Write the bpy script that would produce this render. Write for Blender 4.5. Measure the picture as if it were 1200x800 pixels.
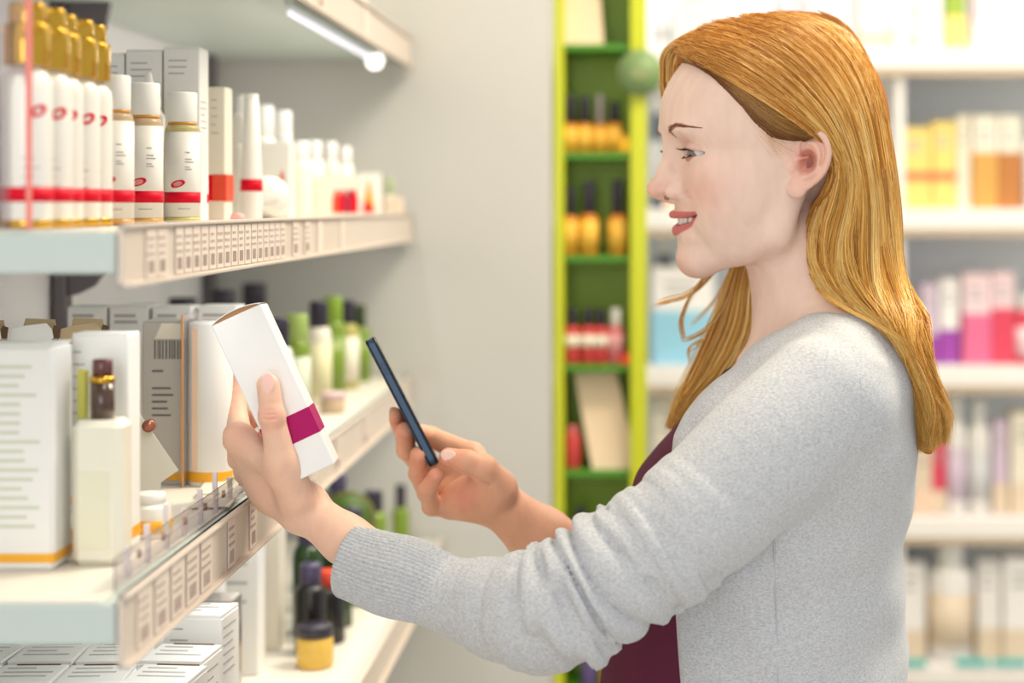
import bpy, math, random
import numpy as np
from mathutils import Vector, Matrix
random.seed(7); RNG = np.random.default_rng(7)
for o in list(bpy.data.objects): bpy.data.objects.remove(o)
scene = bpy.context.scene
COL = scene.collection

# ------------------------------------------------------------------ camera
F = 2000.0; VX, VY = 742.0, 240.0; CZ = 1.5          # focal length in px, vanishing point of the shelf, eye height
cam_d = bpy.data.cameras.new('camera'); cam = bpy.data.objects.new('camera', cam_d); COL.objects.link(cam)
cam.location = (0, 0, CZ); cam.rotation_euler = (math.pi/2, 0, 0)
cam_d.sensor_width = 36; cam_d.lens = 60
cam_d.shift_x = -(VX-600)/1200; cam_d.shift_y = -(400-VY)/1200
cam_d.dof.use_dof = True; cam_d.dof.focus_distance = 1.44; cam_d.dof.aperture_fstop = 2.8
cam_d.clip_start = 0.05
scene.camera = cam
scene.view_settings.view_transform = 'Standard'; scene.view_settings.look = 'None'
scene.view_settings.gamma = 1; scene.view_settings.use_curve_mapping = False
scene.view_settings.exposure = -0.44

# ------------------------------------------------------------------ world and ceiling lighting
w = bpy.data.worlds.new('world'); scene.world = w; w.use_nodes = True
w.node_tree.nodes['Background'].inputs[0].default_value = (.95, .985, 1.0, 1)
w.node_tree.nodes['Background'].inputs[1].default_value = .92
def area(name, loc, size, power, target, col=(1, .97, .93)):
    d = bpy.data.lights.new(name, 'AREA'); d.shape = 'RECTANGLE'; d.size, d.size_y = size; d.energy = power; d.color = col
    o = bpy.data.objects.new(name, d); COL.objects.link(o); o.location = loc
    o.rotation_euler = (Vector(target)-Vector(loc)).to_track_quat('-Z', 'Y').to_euler()
    return o
area('ceiling_light_front', (-.1, .3, 2.70), (1.6, 1.2), 7, (-.1, .6, 0))
area('front_fill_light', (-.35, -1.7, 1.55), (.8, 2.0), 30, (-.35, 1.5, 1.4), (.97, .98, 1))  # unseen light added behind the camera for highlights and frontal fill
area('ceiling_light_aisle', (.75, 1.9, 2.72), (.4, 1.0), 54, (.5, 1.7, 0), (1, .90, .70))
area('ceiling_light_rear', (.6, 3.0, 2.70), (2.6, .6), 33, (.6, 3.4, 0.6))

# ------------------------------------------------------------------ helpers
def s2l(c): return c/12.92 if c <= .04045 else ((c+.055)/1.055)**2.4
def rgb(r, g, b): return (s2l(r/255), s2l(g/255), s2l(b/255), 1)
def P(px, py, Y): return Vector(((px-VX)*Y/F, Y, CZ-(py-VY)*Y/F))
def PX(px, Y): return (px-VX)*Y/F
def PZ(py, Y): return CZ-(py-VY)*Y/F
MATS = {}
def mat(name, col, rough=.5, metal=0, spec=.5, var=.04, scale=40, bump=0, bscale=200, trans=0, emit=0, sss=0, stretch=None, coat=0):
    if name in MATS: return MATS[name]
    m = bpy.data.materials.new(name); m.use_nodes = True; nt = m.node_tree; b = nt.nodes['Principled BSDF']
    b.inputs['Roughness'].default_value = rough; b.inputs['Metallic'].default_value = metal
    b.inputs['Specular IOR Level'].default_value = spec
    b.inputs['Transmission Weight'].default_value = trans
    b.inputs['Coat Weight'].default_value = coat
    if trans: b.inputs['IOR'].default_value = 1.25
    if sss:
        b.inputs['Subsurface Weight'].default_value = sss; b.inputs['Subsurface Radius'].default_value = (1, .4, .25); b.inputs['Subsurface Scale'].default_value = .006
    tc = nt.nodes.new('ShaderNodeTexCoord'); mp = nt.nodes.new('ShaderNodeMapping'); nt.links.new(tc.outputs['Object'], mp.inputs[0])
    if stretch: mp.inputs['Scale'].default_value = stretch
    n = nt.nodes.new('ShaderNodeTexNoise'); n.inputs['Scale'].default_value = scale; n.inputs['Detail'].default_value = 4; nt.links.new(mp.outputs[0], n.inputs[0])
    mx = nt.nodes.new('ShaderNodeMix'); mx.data_type = 'RGBA'
    c = col
    mx.inputs[6].default_value = tuple(max(0, v*(1-var)) for v in c[:3])+(1,)
    mx.inputs[7].default_value = tuple(min(1, v*(1+var)) for v in c[:3])+(1,)
    nt.links.new(n.outputs[0], mx.inputs[0]); nt.links.new(mx.outputs[2], b.inputs['Base Color'])
    if bump:
        n2 = nt.nodes.new('ShaderNodeTexNoise'); n2.inputs['Scale'].default_value = bscale; nt.links.new(mp.outputs[0], n2.inputs[0])
        bp = nt.nodes.new('ShaderNodeBump'); bp.inputs['Strength'].default_value = bump; bp.inputs['Distance'].default_value = .002
        nt.links.new(n2.outputs[0], bp.inputs['Height']); nt.links.new(bp.outputs[0], b.inputs['Normal'])
    if emit:
        b.inputs['Emission Color'].default_value = c; b.inputs['Emission Strength'].default_value = emit
    MATS[name] = m; return m

class MB:
    """collects shapes, builds ONE mesh object"""
    def __init__(s): s.v = []; s.f = []; s.m = []; s.sm = []
    def add(s, vs, fs, mi=0, smooth=False):
        k = len(s.v); s.v += [tuple(v) for v in vs]
        for f in fs: s.f.append(tuple(i+k for i in f)); s.m.append(mi); s.sm.append(smooth)
        return s
    def box(s, c, d, mi=0, M=None):
        x, y, z = d[0]/2, d[1]/2, d[2]/2
        vs = [Vector((a*x, b*y, e*z)) for a in (-1, 1) for b in (-1, 1) for e in (-1, 1)]
        if M is not None: vs = [M @ v for v in vs]
        vs = [v+Vector(c) for v in vs]
        return s.add(vs, [(0, 1, 3, 2), (4, 6, 7, 5), (0, 4, 5, 1), (2, 3, 7, 6), (0, 2, 6, 4), (1, 5, 7, 3)], mi)
    def bbox(s, c, d, bv, mi=0, M=None):
        """box with chamfered edges"""
        hx, hy, hz = d[0]/2, d[1]/2, d[2]/2; vs = []; fs = []
        idx = {}
        def vid(p):
            if p not in idx:
                idx[p] = len(vs); v = Vector(p)
                if M is not None: v = M @ v
                vs.append(v+Vector(c))
            return idx[p]
        def q(*ps): fs.append(tuple(vid(tuple(p)) for p in ps))
        H = (hx, hy, hz)
        def pt(ax, sg, u, v):   # vertex on face ax with the other two coordinates inset
            o = [0, 0, 0]; o[ax] = sg*H[ax]; a1, a2 = (ax+1) % 3, (ax+2) % 3
            o[a1] = u*(H[a1]-bv); o[a2] = v*(H[a2]-bv); return tuple(o)
        for ax in range(3):
            for sg in (-1, 1):
                ring = [pt(ax, sg, -1, -1), pt(ax, sg, 1, -1), pt(ax, sg, 1, 1), pt(ax, sg, -1, 1)]
                q(*(ring if sg > 0 else ring[::-1]))
        def on(ax, s3):
            o = [0, 0, 0]
            for i in range(3): o[i] = s3[i]*(H[i] if i == ax else H[i]-bv)
            return tuple(o)
        for ax in range(3):
            a1, a2 = (ax+1) % 3, (ax+2) % 3
            for s1 in (-1, 1):
                for s2 in (-1, 1):
                    A = [0, 0, 0]; B = [0, 0, 0]; A[ax] = -1; B[ax] = 1; A[a1] = B[a1] = s1; A[a2] = B[a2] = s2
                    qd = [on(a1, A), on(a1, B), on(a2, B), on(a2, A)]
                    q(*(qd[::-1] if s1*s2 > 0 else qd))
        for sx in (-1, 1):
            for sy in (-1, 1):
                for sz in (-1, 1):
                    t = [on(0, (sx, sy, sz)), on(1, (sx, sy, sz)), on(2, (sx, sy, sz))]
                    q(*(t if sx*sy*sz > 0 else t[::-1]))
        return s.add(vs, fs, mi)
    def lathe(s, prof, n=24, mi=0, c=(0, 0, 0), smooth=True, sx=1, sy=1, cap=True):
        vs = []; fs = []
        for r, z in prof:
            for i in range(n):
                a = 2*math.pi*i/n; vs.append((c[0]+r*math.cos(a)*sx, c[1]+r*math.sin(a)*sy, c[2]+z))
        for k in range(len(prof)-1):
            for i in range(n):
                j = (i+1) % n; fs.append((k*n+i, k*n+j, (k+1)*n+j, (k+1)*n+i))
        if cap:
            fs.append(tuple(range(n-1, -1, -1))); fs.append(tuple((len(prof)-1)*n+i for i in range(n)))
        return s.add(vs, fs, mi, smooth)
    def tube(s, pts, rads, n=6, mi=0, smooth=True, caps=True):
        pts = [Vector(p) for p in pts]; vs = []; fs = []; up = None
        for k, p in enumerate(pts):
            t = (pts[min(k+1, len(pts)-1)]-pts[max(k-1, 0)]).normalized()
            if up is None:
                up = t.orthogonal().normalized()
            up = (up-t*up.dot(t)).normalized(); sd = t.cross(up)
            r = rads[k] if hasattr(rads, '__len__') else rads
            for i in range(n):
                a = 2*math.pi*i/n; vs.append(p+(up*math.cos(a)+sd*math.sin(a))*r)
        for k in range(len(pts)-1):
            for i in range(n):
                j = (i+1) % n; fs.append((k*n+i, k*n+j, (k+1)*n+j, (k+1)*n+i))
        if caps:
            fs.append(tuple(range(n-1, -1, -1))); fs.append(tuple((len(pts)-1)*n+i for i in range(n)))
        return s.add(vs, fs, mi, smooth)
    def arc(s, r, z0, z1, a0, a1, n=20, mi=0, c=(0, 0, 0), th=.0003, r2=None):
        """a strip of paper wrapped on a cylinder, from angle a0 to a1"""
        r2 = r if r2 is None else r2; vs = []; fs = []
        for i in range(n+1):
            a = a0+(a1-a0)*i/n; ca, sa = math.cos(a), math.sin(a)
            vs += [(c[0]+(r+th)*ca, c[1]+(r+th)*sa, c[2]+z0), (c[0]+(r2+th)*ca, c[1]+(r2+th)*sa, c[2]+z1),
                   (c[0]+(r2-.001)*ca, c[1]+(r2-.001)*sa, c[2]+z1), (c[0]+(r-.001)*ca, c[1]+(r-.001)*sa, c[2]+z0)]
        for i in range(n):
            k = i*4; fs += [(k, k+4, k+5, k+1), (k+1, k+5, k+6, k+2), (k+3, k+7, k+4, k)]
        return s.add(vs, fs, mi, True)
    def oval(s, r, az, z0, ru, rv, tilt, mi=0, c=(0, 0, 0), th=.0008, inner=0, n=24, wid=None):
        """an oval (or oval ring) printed on a cylinder"""
        vs = []; fs = []; ct, st = math.cos(tilt), math.sin(tilt)
        for q in (inner, 1.0):
            for i in range(n):
                a = 2*math.pi*i/n; u = ru*q*math.cos(a); v = rv*q*math.sin(a); U = u*ct-v*st; V = u*st+v*ct
                A = az+U/r; vs.append((c[0]+(r+th)*math.cos(A), c[1]+(r+th)*math.sin(A), c[2]+z0+V))
        for i in range(n):
            j = (i+1) % n; fs.append((i, n+i, n+j, j))
        if inner == 0: pass
        return s.add(vs, fs, mi, True)
    def build(s, name, mats, parent=None, loc=None):
        me = bpy.data.meshes.new(name); me.from_pydata(s.v, [], s.f)
        for m in (mats if isinstance(mats, (list, tuple)) else [mats]): me.materials.append(m)
        me.polygons.foreach_set('material_index', s.m); me.polygons.foreach_set('use_smooth', s.sm); me.update()
        o = bpy.data.objects.new(name, me); COL.objects.link(o)
        if parent: o.parent = parent
        if loc is not None: o.location = loc
        return o
def tag(o, label=None, cat=None, group=None, kind=None):
    if label: o['label'] = label
    if cat: o['category'] = cat
    if group: o['group'] = group
    if kind: o['kind'] = kind
    return o
def thing(name, label, cat, loc=(0, 0, 0), rz=0, group=None):
    o = bpy.data.objects.new(name, None); COL.objects.link(o); o.empty_display_size = .05
    o.location = loc; o.rotation_euler = (0, 0, rz); return tag(o, label, cat, group)
def dup(root, loc, rz=None, label=None, scale=None):
    r = root.copy(); COL.objects.link(r); r.location = loc
    if rz is not None: r.rotation_euler = (0, 0, rz)
    if scale: r.scale = scale
    if label: r['label'] = label
    for ch in list(root.children):
        c = ch.copy(); COL.objects.link(c); c.parent = r
        for g in list(ch.children):
            d = g.copy(); COL.objects.link(d); d.parent = c
    return r
ORD = ['first', 'second', 'third', 'fourth', 'fifth', 'sixth', 'seventh', 'eighth', 'ninth', 'tenth', 'eleventh', 'twelfth']

# ================================================================== the room
WHITE = mat('wall_paint', rgb(202, 200, 195), .7, var=.015, scale=6); FLOORM = mat('floor_tile', rgb(205, 196, 182), .35, var=.06, scale=5); CEILM = mat('ceiling_paint', rgb(240, 238, 232), .9, var=.01)
def struct(name, c, d, m): o = MB().box((0, 0, 0), d).build(name, m, None, c); o['kind'] = 'structure'; return o
struct('floor', (.6, 1.6, -.02), (4.4, 6.2, .04), FLOORM)
struct('ceiling', (.6, 1.6, 2.87), (4.4, 6.2, .04), CEILM)
struct('wall_back', (.6, 3.83, 1.425), (4.4, .04, 2.85), mat('back_paint', rgb(200, 206, 208), .7, var=.02, scale=5))
struct('wall_left', (-.70, 1.6, 1.425), (.04, 4.4, 2.85), mat('left_paint', rgb(228, 226, 222), .7, var=.02, scale=5))
struct('wall_end', (-.405, 2.585, 1.425), (.565, .05, 2.85), WHITE)

# ================================================================== left shelving unit
XF, XB, Y0, Y1 = -.337, -.62, 1.111, 2.553
ZU, ZM, ZL, ZT = 1.484, 1.242, 1.0, 1.745
M_BOARD = mat('shelf_lacquer', rgb(196, 208, 204), .45, var=.02); M_LINER = mat('shelf_liner', rgb(236, 230, 218), .5, var=.02); M_RAIL = mat('price_rail_beige', rgb(216, 202, 190), .4, var=.03)
M_PANEL = mat('shelf_back_grey', rgb(232, 228, 228), .6, var=.02, scale=8); M_METAL = mat('upright_metal', rgb(104, 98, 100), .4, metal=.5, var=.05); M_TAG = mat('price_paper', rgb(230, 216, 205), .6, var=.02); M_INK = mat('grey_ink', rgb(186, 168, 158), .7, var=.1)
M_CLEAR = mat('clear_acrylic', rgb(246, 242, 246), .05, trans=.92, var=.01); M_PINKE = mat('pink_acrylic_edge', rgb(240, 140, 130), .2, var=.03); M_ORE = mat('orange_acrylic_edge', rgb(240, 176, 110), .2, var=.03)
unit = thing('shelving_unit', 'pale shelving unit with price rails along the left wall', 'shelf', (XB, Y0, 0))
U = lambda x, y, z: (x-XB, y-Y0, z)
ym, yl = (Y0+Y1)/2, Y1-Y0
MB().bbox(U(XB-.012, ym, .95), (.02, yl, 1.9), .002).build('back_panel', M_PANEL, unit)
MB().bbox(U((XB+XF)/2, ym, .06), (XF-XB, yl, .12), .003).build('plinth', M_BOARD, unit)
for yy in (1.20, 1.83, 2.47):
    MB().bbox(U(XB+.008, yy, .95), (.014, .026, 1.9), .002).build('upright', M_METAL, unit)
def shelf(zt, xf, th=.027, lip=.042, liph=.004, labels=(), lipm=M_RAIL):
    MB().bbox(U((XB+xf)/2, ym, zt-th/2-.002), (xf-XB, yl, th), .0015).build('shelf_board', M_BOARD, unit)
    MB().bbox(U((XB+xf)/2-.004, ym, zt-.001), (xf-XB-.012, yl-.004, .002), .0004).build('shelf_liner', M_LINER, unit)
    rail = MB().bbox(U(xf+.003, ym, zt+liph-lip/2), (.004, yl, lip), .0008).bbox(U(xf+.005, ym, zt+liph-.0015), (.008, yl, .003), .0008).bbox(U(xf+.006, ym, zt+liph-lip+.0015), (.009, yl, .003), .0008).build('price_rail', lipm, unit)
    for yy in (1.83,):
        mb = MB(); q = [(XB+.012, zt-th-.002), (XB+.060, zt-th-.002), (XB+.055, zt-th-.026), (XB+.042, zt-th-.044), (XB+.024, zt-th-.053), (XB+.012, zt-th-.055)]
        vs = [U(x, yy-.006, z) for x, z in q]+[U(x, yy+.006, z) for x, z in q]; n = len(q)
        mb.add(vs, [tuple(range(n)), tuple(range(2*n-1, n-1, -1))]+[(i, n+i, n+(i+1) % n, (i+1) % n) for i in range(n)]); mb.build('bracket', M_METAL, unit)
    for k, (ya, yb, style) in enumerate(labels):
        mb = MB(); c = (ya+yb)/2; wd = yb-ya; zc = zt+liph-lip/2; hh = lip-.008; x = xf+.0058
        mb.box(U(x, c, zc), (.0008, wd, hh), 0)
        x2 = x+.0006
        if style:
            for r in range(3): mb.box(U(x2, c-wd*.08+RNG.uniform(-.05, .05)*wd, zc+hh*(.30-.16*r)), (.0004, wd*RNG.uniform(.45, .8), hh*.055), 1)
            for b_ in range(5): mb.box(U(x2, ya+wd*(.22+.12*b_), zc-hh*.28), (.0004, wd*.05, hh*.26), 1)
        mb.build('price_label', [M_TAG, M_INK], rail)
    return rail
lab = [(1.16+.028*i, 1.16+.028*i+.025, 1) for i in range(2)]; yy = 1.235
while yy < 1.62: lab.append((yy, yy+.021, 1)); yy += .0245
lab += [(1.66, 1.69, 1), (1.72, 1.75, 1), (1.79, 1.82, 0), (1.93, 1.955, 0)]
shelf(ZU, XF, labels=lab)
lab = [(1.14+.042*i, 1.14+.042*i+.034, 1) for i in range(5)]+[(1.395, 1.42, 1), (1.475, 1.50, 1), (1.62, 1.65, 1), (1.75, 1.78, 1), (1.9, 1.93, 1), (2.1, 2.13, 1)]
shelf(ZM, XF, lip=.048, labels=lab)
shelf(ZT, XF, lip=.046, labels=[(1.5, 1.53, 1), (1.8, 1.83, 1), (2.1, 2.13, 0)])
shelf(ZL, XF+.045, lip=.046, labels=[(1.5, 1.53, 1), (1.7, 1.73, 1)])
shelf(.62, XF+.045, lip=.046)
lamp = MB().tube([U(-.362, 1.80, 1.702), U(-.362, 2.385, 1.702)], .0035, 10).build('light_tube', mat('tube_glow', rgb(246, 242, 255), .3, emit=1.1), unit)
MB().bbox(U(-.362, 2.10, 1.7125), (.010, .62, .008), .001).build('light_fitting', M_BOARD, unit)
mb = MB(); mb.lathe([(.002, -.012), (.009, -.009), (.0125, 0), (.009, .009), (.002, .012)], 14, c=U(-.362, 2.392, 1.702)); mb.build('light_end', mat('tube_end_glow', rgb(255, 252, 245), .3, emit=3), unit)

for zt, pw in ((ZT, .75), (ZU, .8), (ZM, 1.0)):                         # top: its tube's light; upper and middle: fill strips added to brighten the products
    d = bpy.data.lights.new('tube_and_fill_light', 'AREA'); d.shape = 'RECTANGLE'; d.size, d.size_y = .004, (.6 if zt == ZT else 1.3); d.energy = pw; d.color = (1, .98, .95)
    o = bpy.data.objects.new('tube_and_fill_light', d); COL.objects.link(o); o.parent = unit; o.location = U(XF-.012 if zt < ZT else -.362, ym if zt < ZT else 2.09, zt-.034 if zt < ZT else 1.6975); o.rotation_euler = (0, math.radians(28), 0)

# ------------------------------------------------------------------ product builders
M_CARD = mat('card_white', rgb(240, 238, 234), .5, var=.015); M_CREAM = mat('card_cream', rgb(238, 230, 212), .5, var=.02); M_GREYC = mat('card_grey', rgb(196, 190, 182), .55, var=.02)
M_REDP = mat('red_print', rgb(222, 0, 40), .5, spec=.2, var=.03); M_CORAL = mat('coral_print', rgb(234, 84, 60), .5, spec=.2, var=.03); M_ORAP = mat('orange_print', rgb(246, 176, 32), .4, var=.03); M_OLIVE = mat('olive_print', rgb(196, 190, 40), .4, var=.04)
M_GOLD = mat('gold_cap', rgb(214, 166, 62), .14, metal=.95, var=.03); M_LOTION = mat('lotion_white', rgb(244, 240, 232), .3, var=.01, spec=.5, coat=.3); M_WCAP = mat('white_cap', rgb(244, 242, 236), .35, var=.01)
M_AMBOIL = mat('amber_oil', rgb(238, 208, 172), .06, trans=.5, var=.04); M_YELOIL = mat('yellow_oil', rgb(232, 218, 160), .06, trans=.5, var=.04); M_LABEL = mat('label_paper', rgb(240, 236, 230), .4, var=.01)
M_BLKCAP = mat('dark_cap', rgb(46, 40, 56), .35, var=.05); M_INK2 = mat('dark_ink', rgb(176, 174, 172), .7, var=.08); M_GREEN = mat('green_bottle', rgb(122, 148, 46), .3, var=.08); M_DKGREEN = mat('dark_green_glass', rgb(40, 66, 30), .2, var=.1)
M_KRAFTI = mat('kraft_board', rgb(196, 172, 136), .75, var=.05); M_BROWNE = mat('brown_edge', rgb(96, 70, 44), .7, var=.05)
M_PALEG = mat('pale_green_print', rgb(206, 212, 190), .6, var=.03)
def put_print(mb, face, size, u0, u1, v0, v1, mi, th=.0003):
    w_, d_, h_ = size
    if face == 'front': mb.box(((u0+u1)/2, -d_/2-th/2, (v0+v1)/2), (abs(u1-u0), th, abs(v1-v0)), mi)
    elif face == 'right': mb.box((w_/2+th/2, (u0+u1)/2, (v0+v1)/2), (th, abs(u1-u0), abs(v1-v0)), mi)
    else: mb.box(((u0+u1)/2, (v0+v1)/2, h_+th/2), (abs(u1-u0), abs(v1-v0), th), mi)
def text_rows(mb, face, size, u0, u1, vtop, n, dv, hgt, mi=0, rg=None):
    rg = rg or RNG
    for i in range(n):
        e = u0+(u1-u0)*rg.uniform(.55, 1); put_print(mb, face, size, u0, e, vtop-i*dv-hgt, vtop-i*dv, mi)
def carton(name, label, loc, size, m=M_CARD, rz=0, bands=(), text=(), bar=None, group=None, flap=True, cat='box', ink=M_INK2, bev=.001, lidh=.0012, open_=None):
    """loc = middle of the base; bands = (z0,z1,material[,sides only]); text rows on faces"""
    w_, d_, h_ = size; r = thing(name, label, cat, loc, rz, group)
    hb = h_-lidh if flap else h_
    MB().bbox((0, 0, hb/2), (w_, d_, hb), bev).build('body', m, r)
    if flap:
        mb = MB(); mb.bbox((0, 0, h_-lidh/2), (w_*.985, d_*.985, lidh), min(.0004, lidh*.3)); mb.box((0, d_*.47, h_-lidh*1.2), (w_*.9, d_*.02, lidh*2)); mb.build('top_flap', m, r)
    for b in bands: MB().box((0, 0, (b[0]+b[1])/2), (w_+.0006, d_+.0006, b[1]-b[0])).build('band', b[2], r)
    if text or bar:
        mb = MB()
        for t in text: text_rows(mb, t[0], size, *t[1:])
        if bar:
            face, u0, u1, v0, v1 = bar; u = u0
            while u < u1: q = RNG.uniform(.0006, .0018); put_print(mb, face, size, u, min(u+q, u1), v0, v1, 0); u += q+RNG.uniform(.0006, .0016)
        mb.build('print', ink, r)['kind'] = 'stuff'
    return r
def lathe_part(name, prof, m, parent, n=24): return MB().lathe(prof, n).build(name, m, parent)
def gold_bottle(label, loc):
    r = thing('lotion_bottle', label, 'bottle', loc, 0, 'gold-capped lotion bottles')
    b = lathe_part('body', [(.0145, 0), (.016, .002), (.016, .092), (.0152, .1), (.012, .104), (.0095, .106), (.0095, .109)], M_LOTION, r)
    lathe_part('base_ring', [(.0163, .0008), (.0163, .006), (.0158, .0064)], M_GOLD, r)
    c = lathe_part('cap', [(.0142, .1075), (.0146, .1085), (.0146, .134), (.0140, .135), (.0116, .1353), (.0118, .136), (.0118, .148), (.011, .1492), (.002, .1495)], M_GOLD, r, 28)
    MB().arc(.016, .0180, .0275, -2.9, .9).build('band', M_REDP, r)
    MB().oval(.016, -.80, .0775, .0062, .0036, .45, 0, th=.0006, inner=.5).build('logo', M_REDP, r)
    mb = MB()
    for k in range(4): mb.arc(.016, .046-.006*k, .0468-.006*k, -1.45, -1.45+.5+.2*(k % 2), 6, th=.0002)
    mb.build('print', M_INK2, r)['kind'] = 'stuff'
    return r
def oil_bottle(label, loc, oil, az=-1.35):
    r = thing('oil_bottle', label, 'bottle', loc, 0, 'white-capped oil bottles')
    lathe_part('body', [(.0138, 0), (.0152, .002), (.0152, .078), (.0150, .083), (.0138, .0860), (.0115, .0872), (.0115, .0895)], oil, r, 28)
    lathe_part('collar', [(.0127, .0868), (.0127, .0895)], mat('amber_collar', rgb(214, 150, 50), .3), r); lathe_part('foot', [(.0146, .0006), (.0155, .0018), (.0155, .0050)], mat('amber_collar', rgb(214, 150, 50), .3) if oil is M_AMBOIL else mat('olive_foot', rgb(208, 196, 110), .3), r)
    lathe_part('cap', [(.0126, .0892), (.0130, .0900), (.0130, .1148), (.0122, .1160), (.002, .1162)], M_WCAP, r, 28)
    lb = MB().arc(.0152, .0055, .0805, -3.1, .4, 26).build('label_wrap', M_LABEL, r)
    MB().arc(.0152, .0178, .0272, -3.1, .4, 26, th=.0006).build('band', M_REDP, r)
    MB().oval(.0152, az-.22, .0345, .0064, .0031, .30, 0, th=.0008, inner=.62).build('logo', M_REDP, r)
    mb = MB(); mb.oval(.0152, az-.22, .0345, .0040, .0013, .30, 0, th=.0007, inner=0); mb.build('logo_centre', mat('logo_pink', rgb(238, 150, 160), .4), r)  # pale pink oval inside the red ring
    mb = MB()
    for k, zz in enumerate((.062, .056, .0535, .049, .047)): mb.arc(.0152, zz, zz+.0009, az+.18, az+.18+.28+.12*(k % 3), 6, th=.0005)
    mb.arc(.0152, .012, .0128, az-.2, az+.5, 6, th=.0005)
    mb.build('print', M_INK2, r)['kind'] = 'stuff'
    return r
def tube_bottle(name, label, loc, r0, h, m, capm, capr, caph, band=None, cat='bottle', group=None, squash=1, lab=None):
    r = thing(name, label, cat, loc, 0, group)
    s = .12*h
    mb = MB(); mb.lathe([(r0*.92, 0), (r0, .002), (r0, h*.86), (r0*.93, h*.93), (capr*1.05, h*.985), (capr*.85, h)], 20, sy=squash); mb.build('body', m, r)
    mb = MB(); mb.lathe([(capr*.96, h*.99), (capr, h*.995), (capr, h+caph*.92), (capr*.9, h+caph), (capr*.1, h+caph)], 18); mb.build('cap', capm, r)
    if lab: MB().arc(r0, h*lab[0], h*lab[1], -3.1, .6, 16, th=.0005).build('label_wrap', lab[2], r)
    if band: MB().arc(r0, band[0], band[1], -3.1, .6, 16, th=.0008).build('band', band[2], r)
    return r

# ------------------------------------------------------------------ upper shelf, from the near end to the far end
for i, (yy, x) in enumerate([(1.127, -.400), (1.161, -.398), (1.196, -.402), (1.231, -.401), (1.265, -.4025)]):
    gold_bottle('%s gold-capped white lotion bottle from the near end of the upper shelf' % ORD[i], (x, yy, ZU))
gold_bottle('gold-capped lotion bottle cut off by the left picture edge', (-.437, 1.135, ZU))
r = thing('shelf_divider', 'upright clear divider with a pink edge at the near end of the upper shelf', 'divider', (-.402, 1.095+.018, ZU))
MB().bbox((-.02, 0, .085), (.055, .002, .17), .0004).build('sheet', M_CLEAR, r); MB().bbox((.0080, -.0002, .085), (.004, .003, .17), .0006).build('edge', M_PINKE, r)
oil_bottle('white-capped oil bottle half hidden behind the last gold-capped bottle', (-.402, 1.320, ZU), M_AMBOIL)
oil_bottle('white-capped bottle of amber oil with a red logo, left of the yellow one', (-.402, 1.402, ZU), M_AMBOIL)
oil_bottle('white-capped bottle of yellow oil with a red logo, in sharp focus', (-.4015, 1.52, ZU), M_YELOIL)
sz = (.034, .034, .160)
def tall_carton(label, x, y, h): return carton('tall_carton', label, (x, y, ZU), (.0335, .034, h), M_CARD, text=[('front', -.012, .012, h-.012, 3, .006, .0012), ('right', -.012, .010, h-.05, 8, .006, .001)], group='tall white cartons behind the oil bottles', bands=[(.018, .026, M_REDP)])
tall_carton('tallest white carton directly behind the yellow oil bottle', -.4190, 1.60, .1625)
tall_carton('white carton next to the tallest one, behind the amber oil', -.4540, 1.60, .1600)
tall_carton('white carton leftmost of three behind the oil bottles', -.4890, 1.60, .1570)
c = carton('flat_carton', 'slim carton with an olive edge right of the yellow oil bottle', (-.3955, 1.553, ZU), (.010, .022, .083), M_CARD, text=[('front', -.004, .005, .075, 10, .006, .0011)])
MB().box((-.0045, -.0112, .042), (.0026, .0006, .080)).build('edge_stripe', M_OLIVE, c)
for i, (x, y) in enumerate([(-.4165, 1.50), (-.4485, 1.52)]):
    r = thing('pump_bottle', ['white pump nozzle bottle between the two oil bottles', 'white pump nozzle bottle left of the amber oil cap'][i], 'bottle', (x-.018, y+.03, ZU), 0, 'white pump bottles')
    lathe_part('body', [(.013, 0), (.0145, .002), (.0145, .095), (.009, .104)], M_LOTION, r, 18); lathe_part('pump_head', [(.011, .104), (.0105, .112), (.004, .128), (.003, .134), (.001, .135)], M_WCAP, r, 18)
c = carton('cream_carton', 'cream carton with a wide red and coral band, right of the oil bottles', (-.408, 1.665, ZU), (.0270, .030, .130), M_CREAM, bands=[(.020, .045, M_REDP)], text=[('front', .000, .008, .118, 5, .008, .001)])
MB().box((.0080, 0, .0325), (.0135, .0312, .0256)).build('band_patch', M_CORAL, c)
r = thing('squeeze_tube', 'tapered cream tube with a red band beside the cream carton', 'tube', (-.388, 1.735, ZU))
lathe_part('body', [(.0105, 0), (.0108, .002), (.0108, .03), (.0070, .128), (.006, .1285)], M_LOTION, r); MB().arc(.0108, .030, .042, -3.1, .8, 16, th=.0006, r2=.01035).build('band', M_REDP, r); lathe_part('crimp', [(.0071, .124), (.0072, .1285), (.002, .129)], M_WCAP, r)
r = thing('soap', 'small pink soap at the foot of the cream carton', 'soap', (-.3735, 1.612, ZU)); MB().lathe([(.005, 0), (.0075, .003), (.006, .007), (.001, .0085)], 16).build('bar', mat('pink_soap', rgb(244, 176, 176), .4), r)
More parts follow.
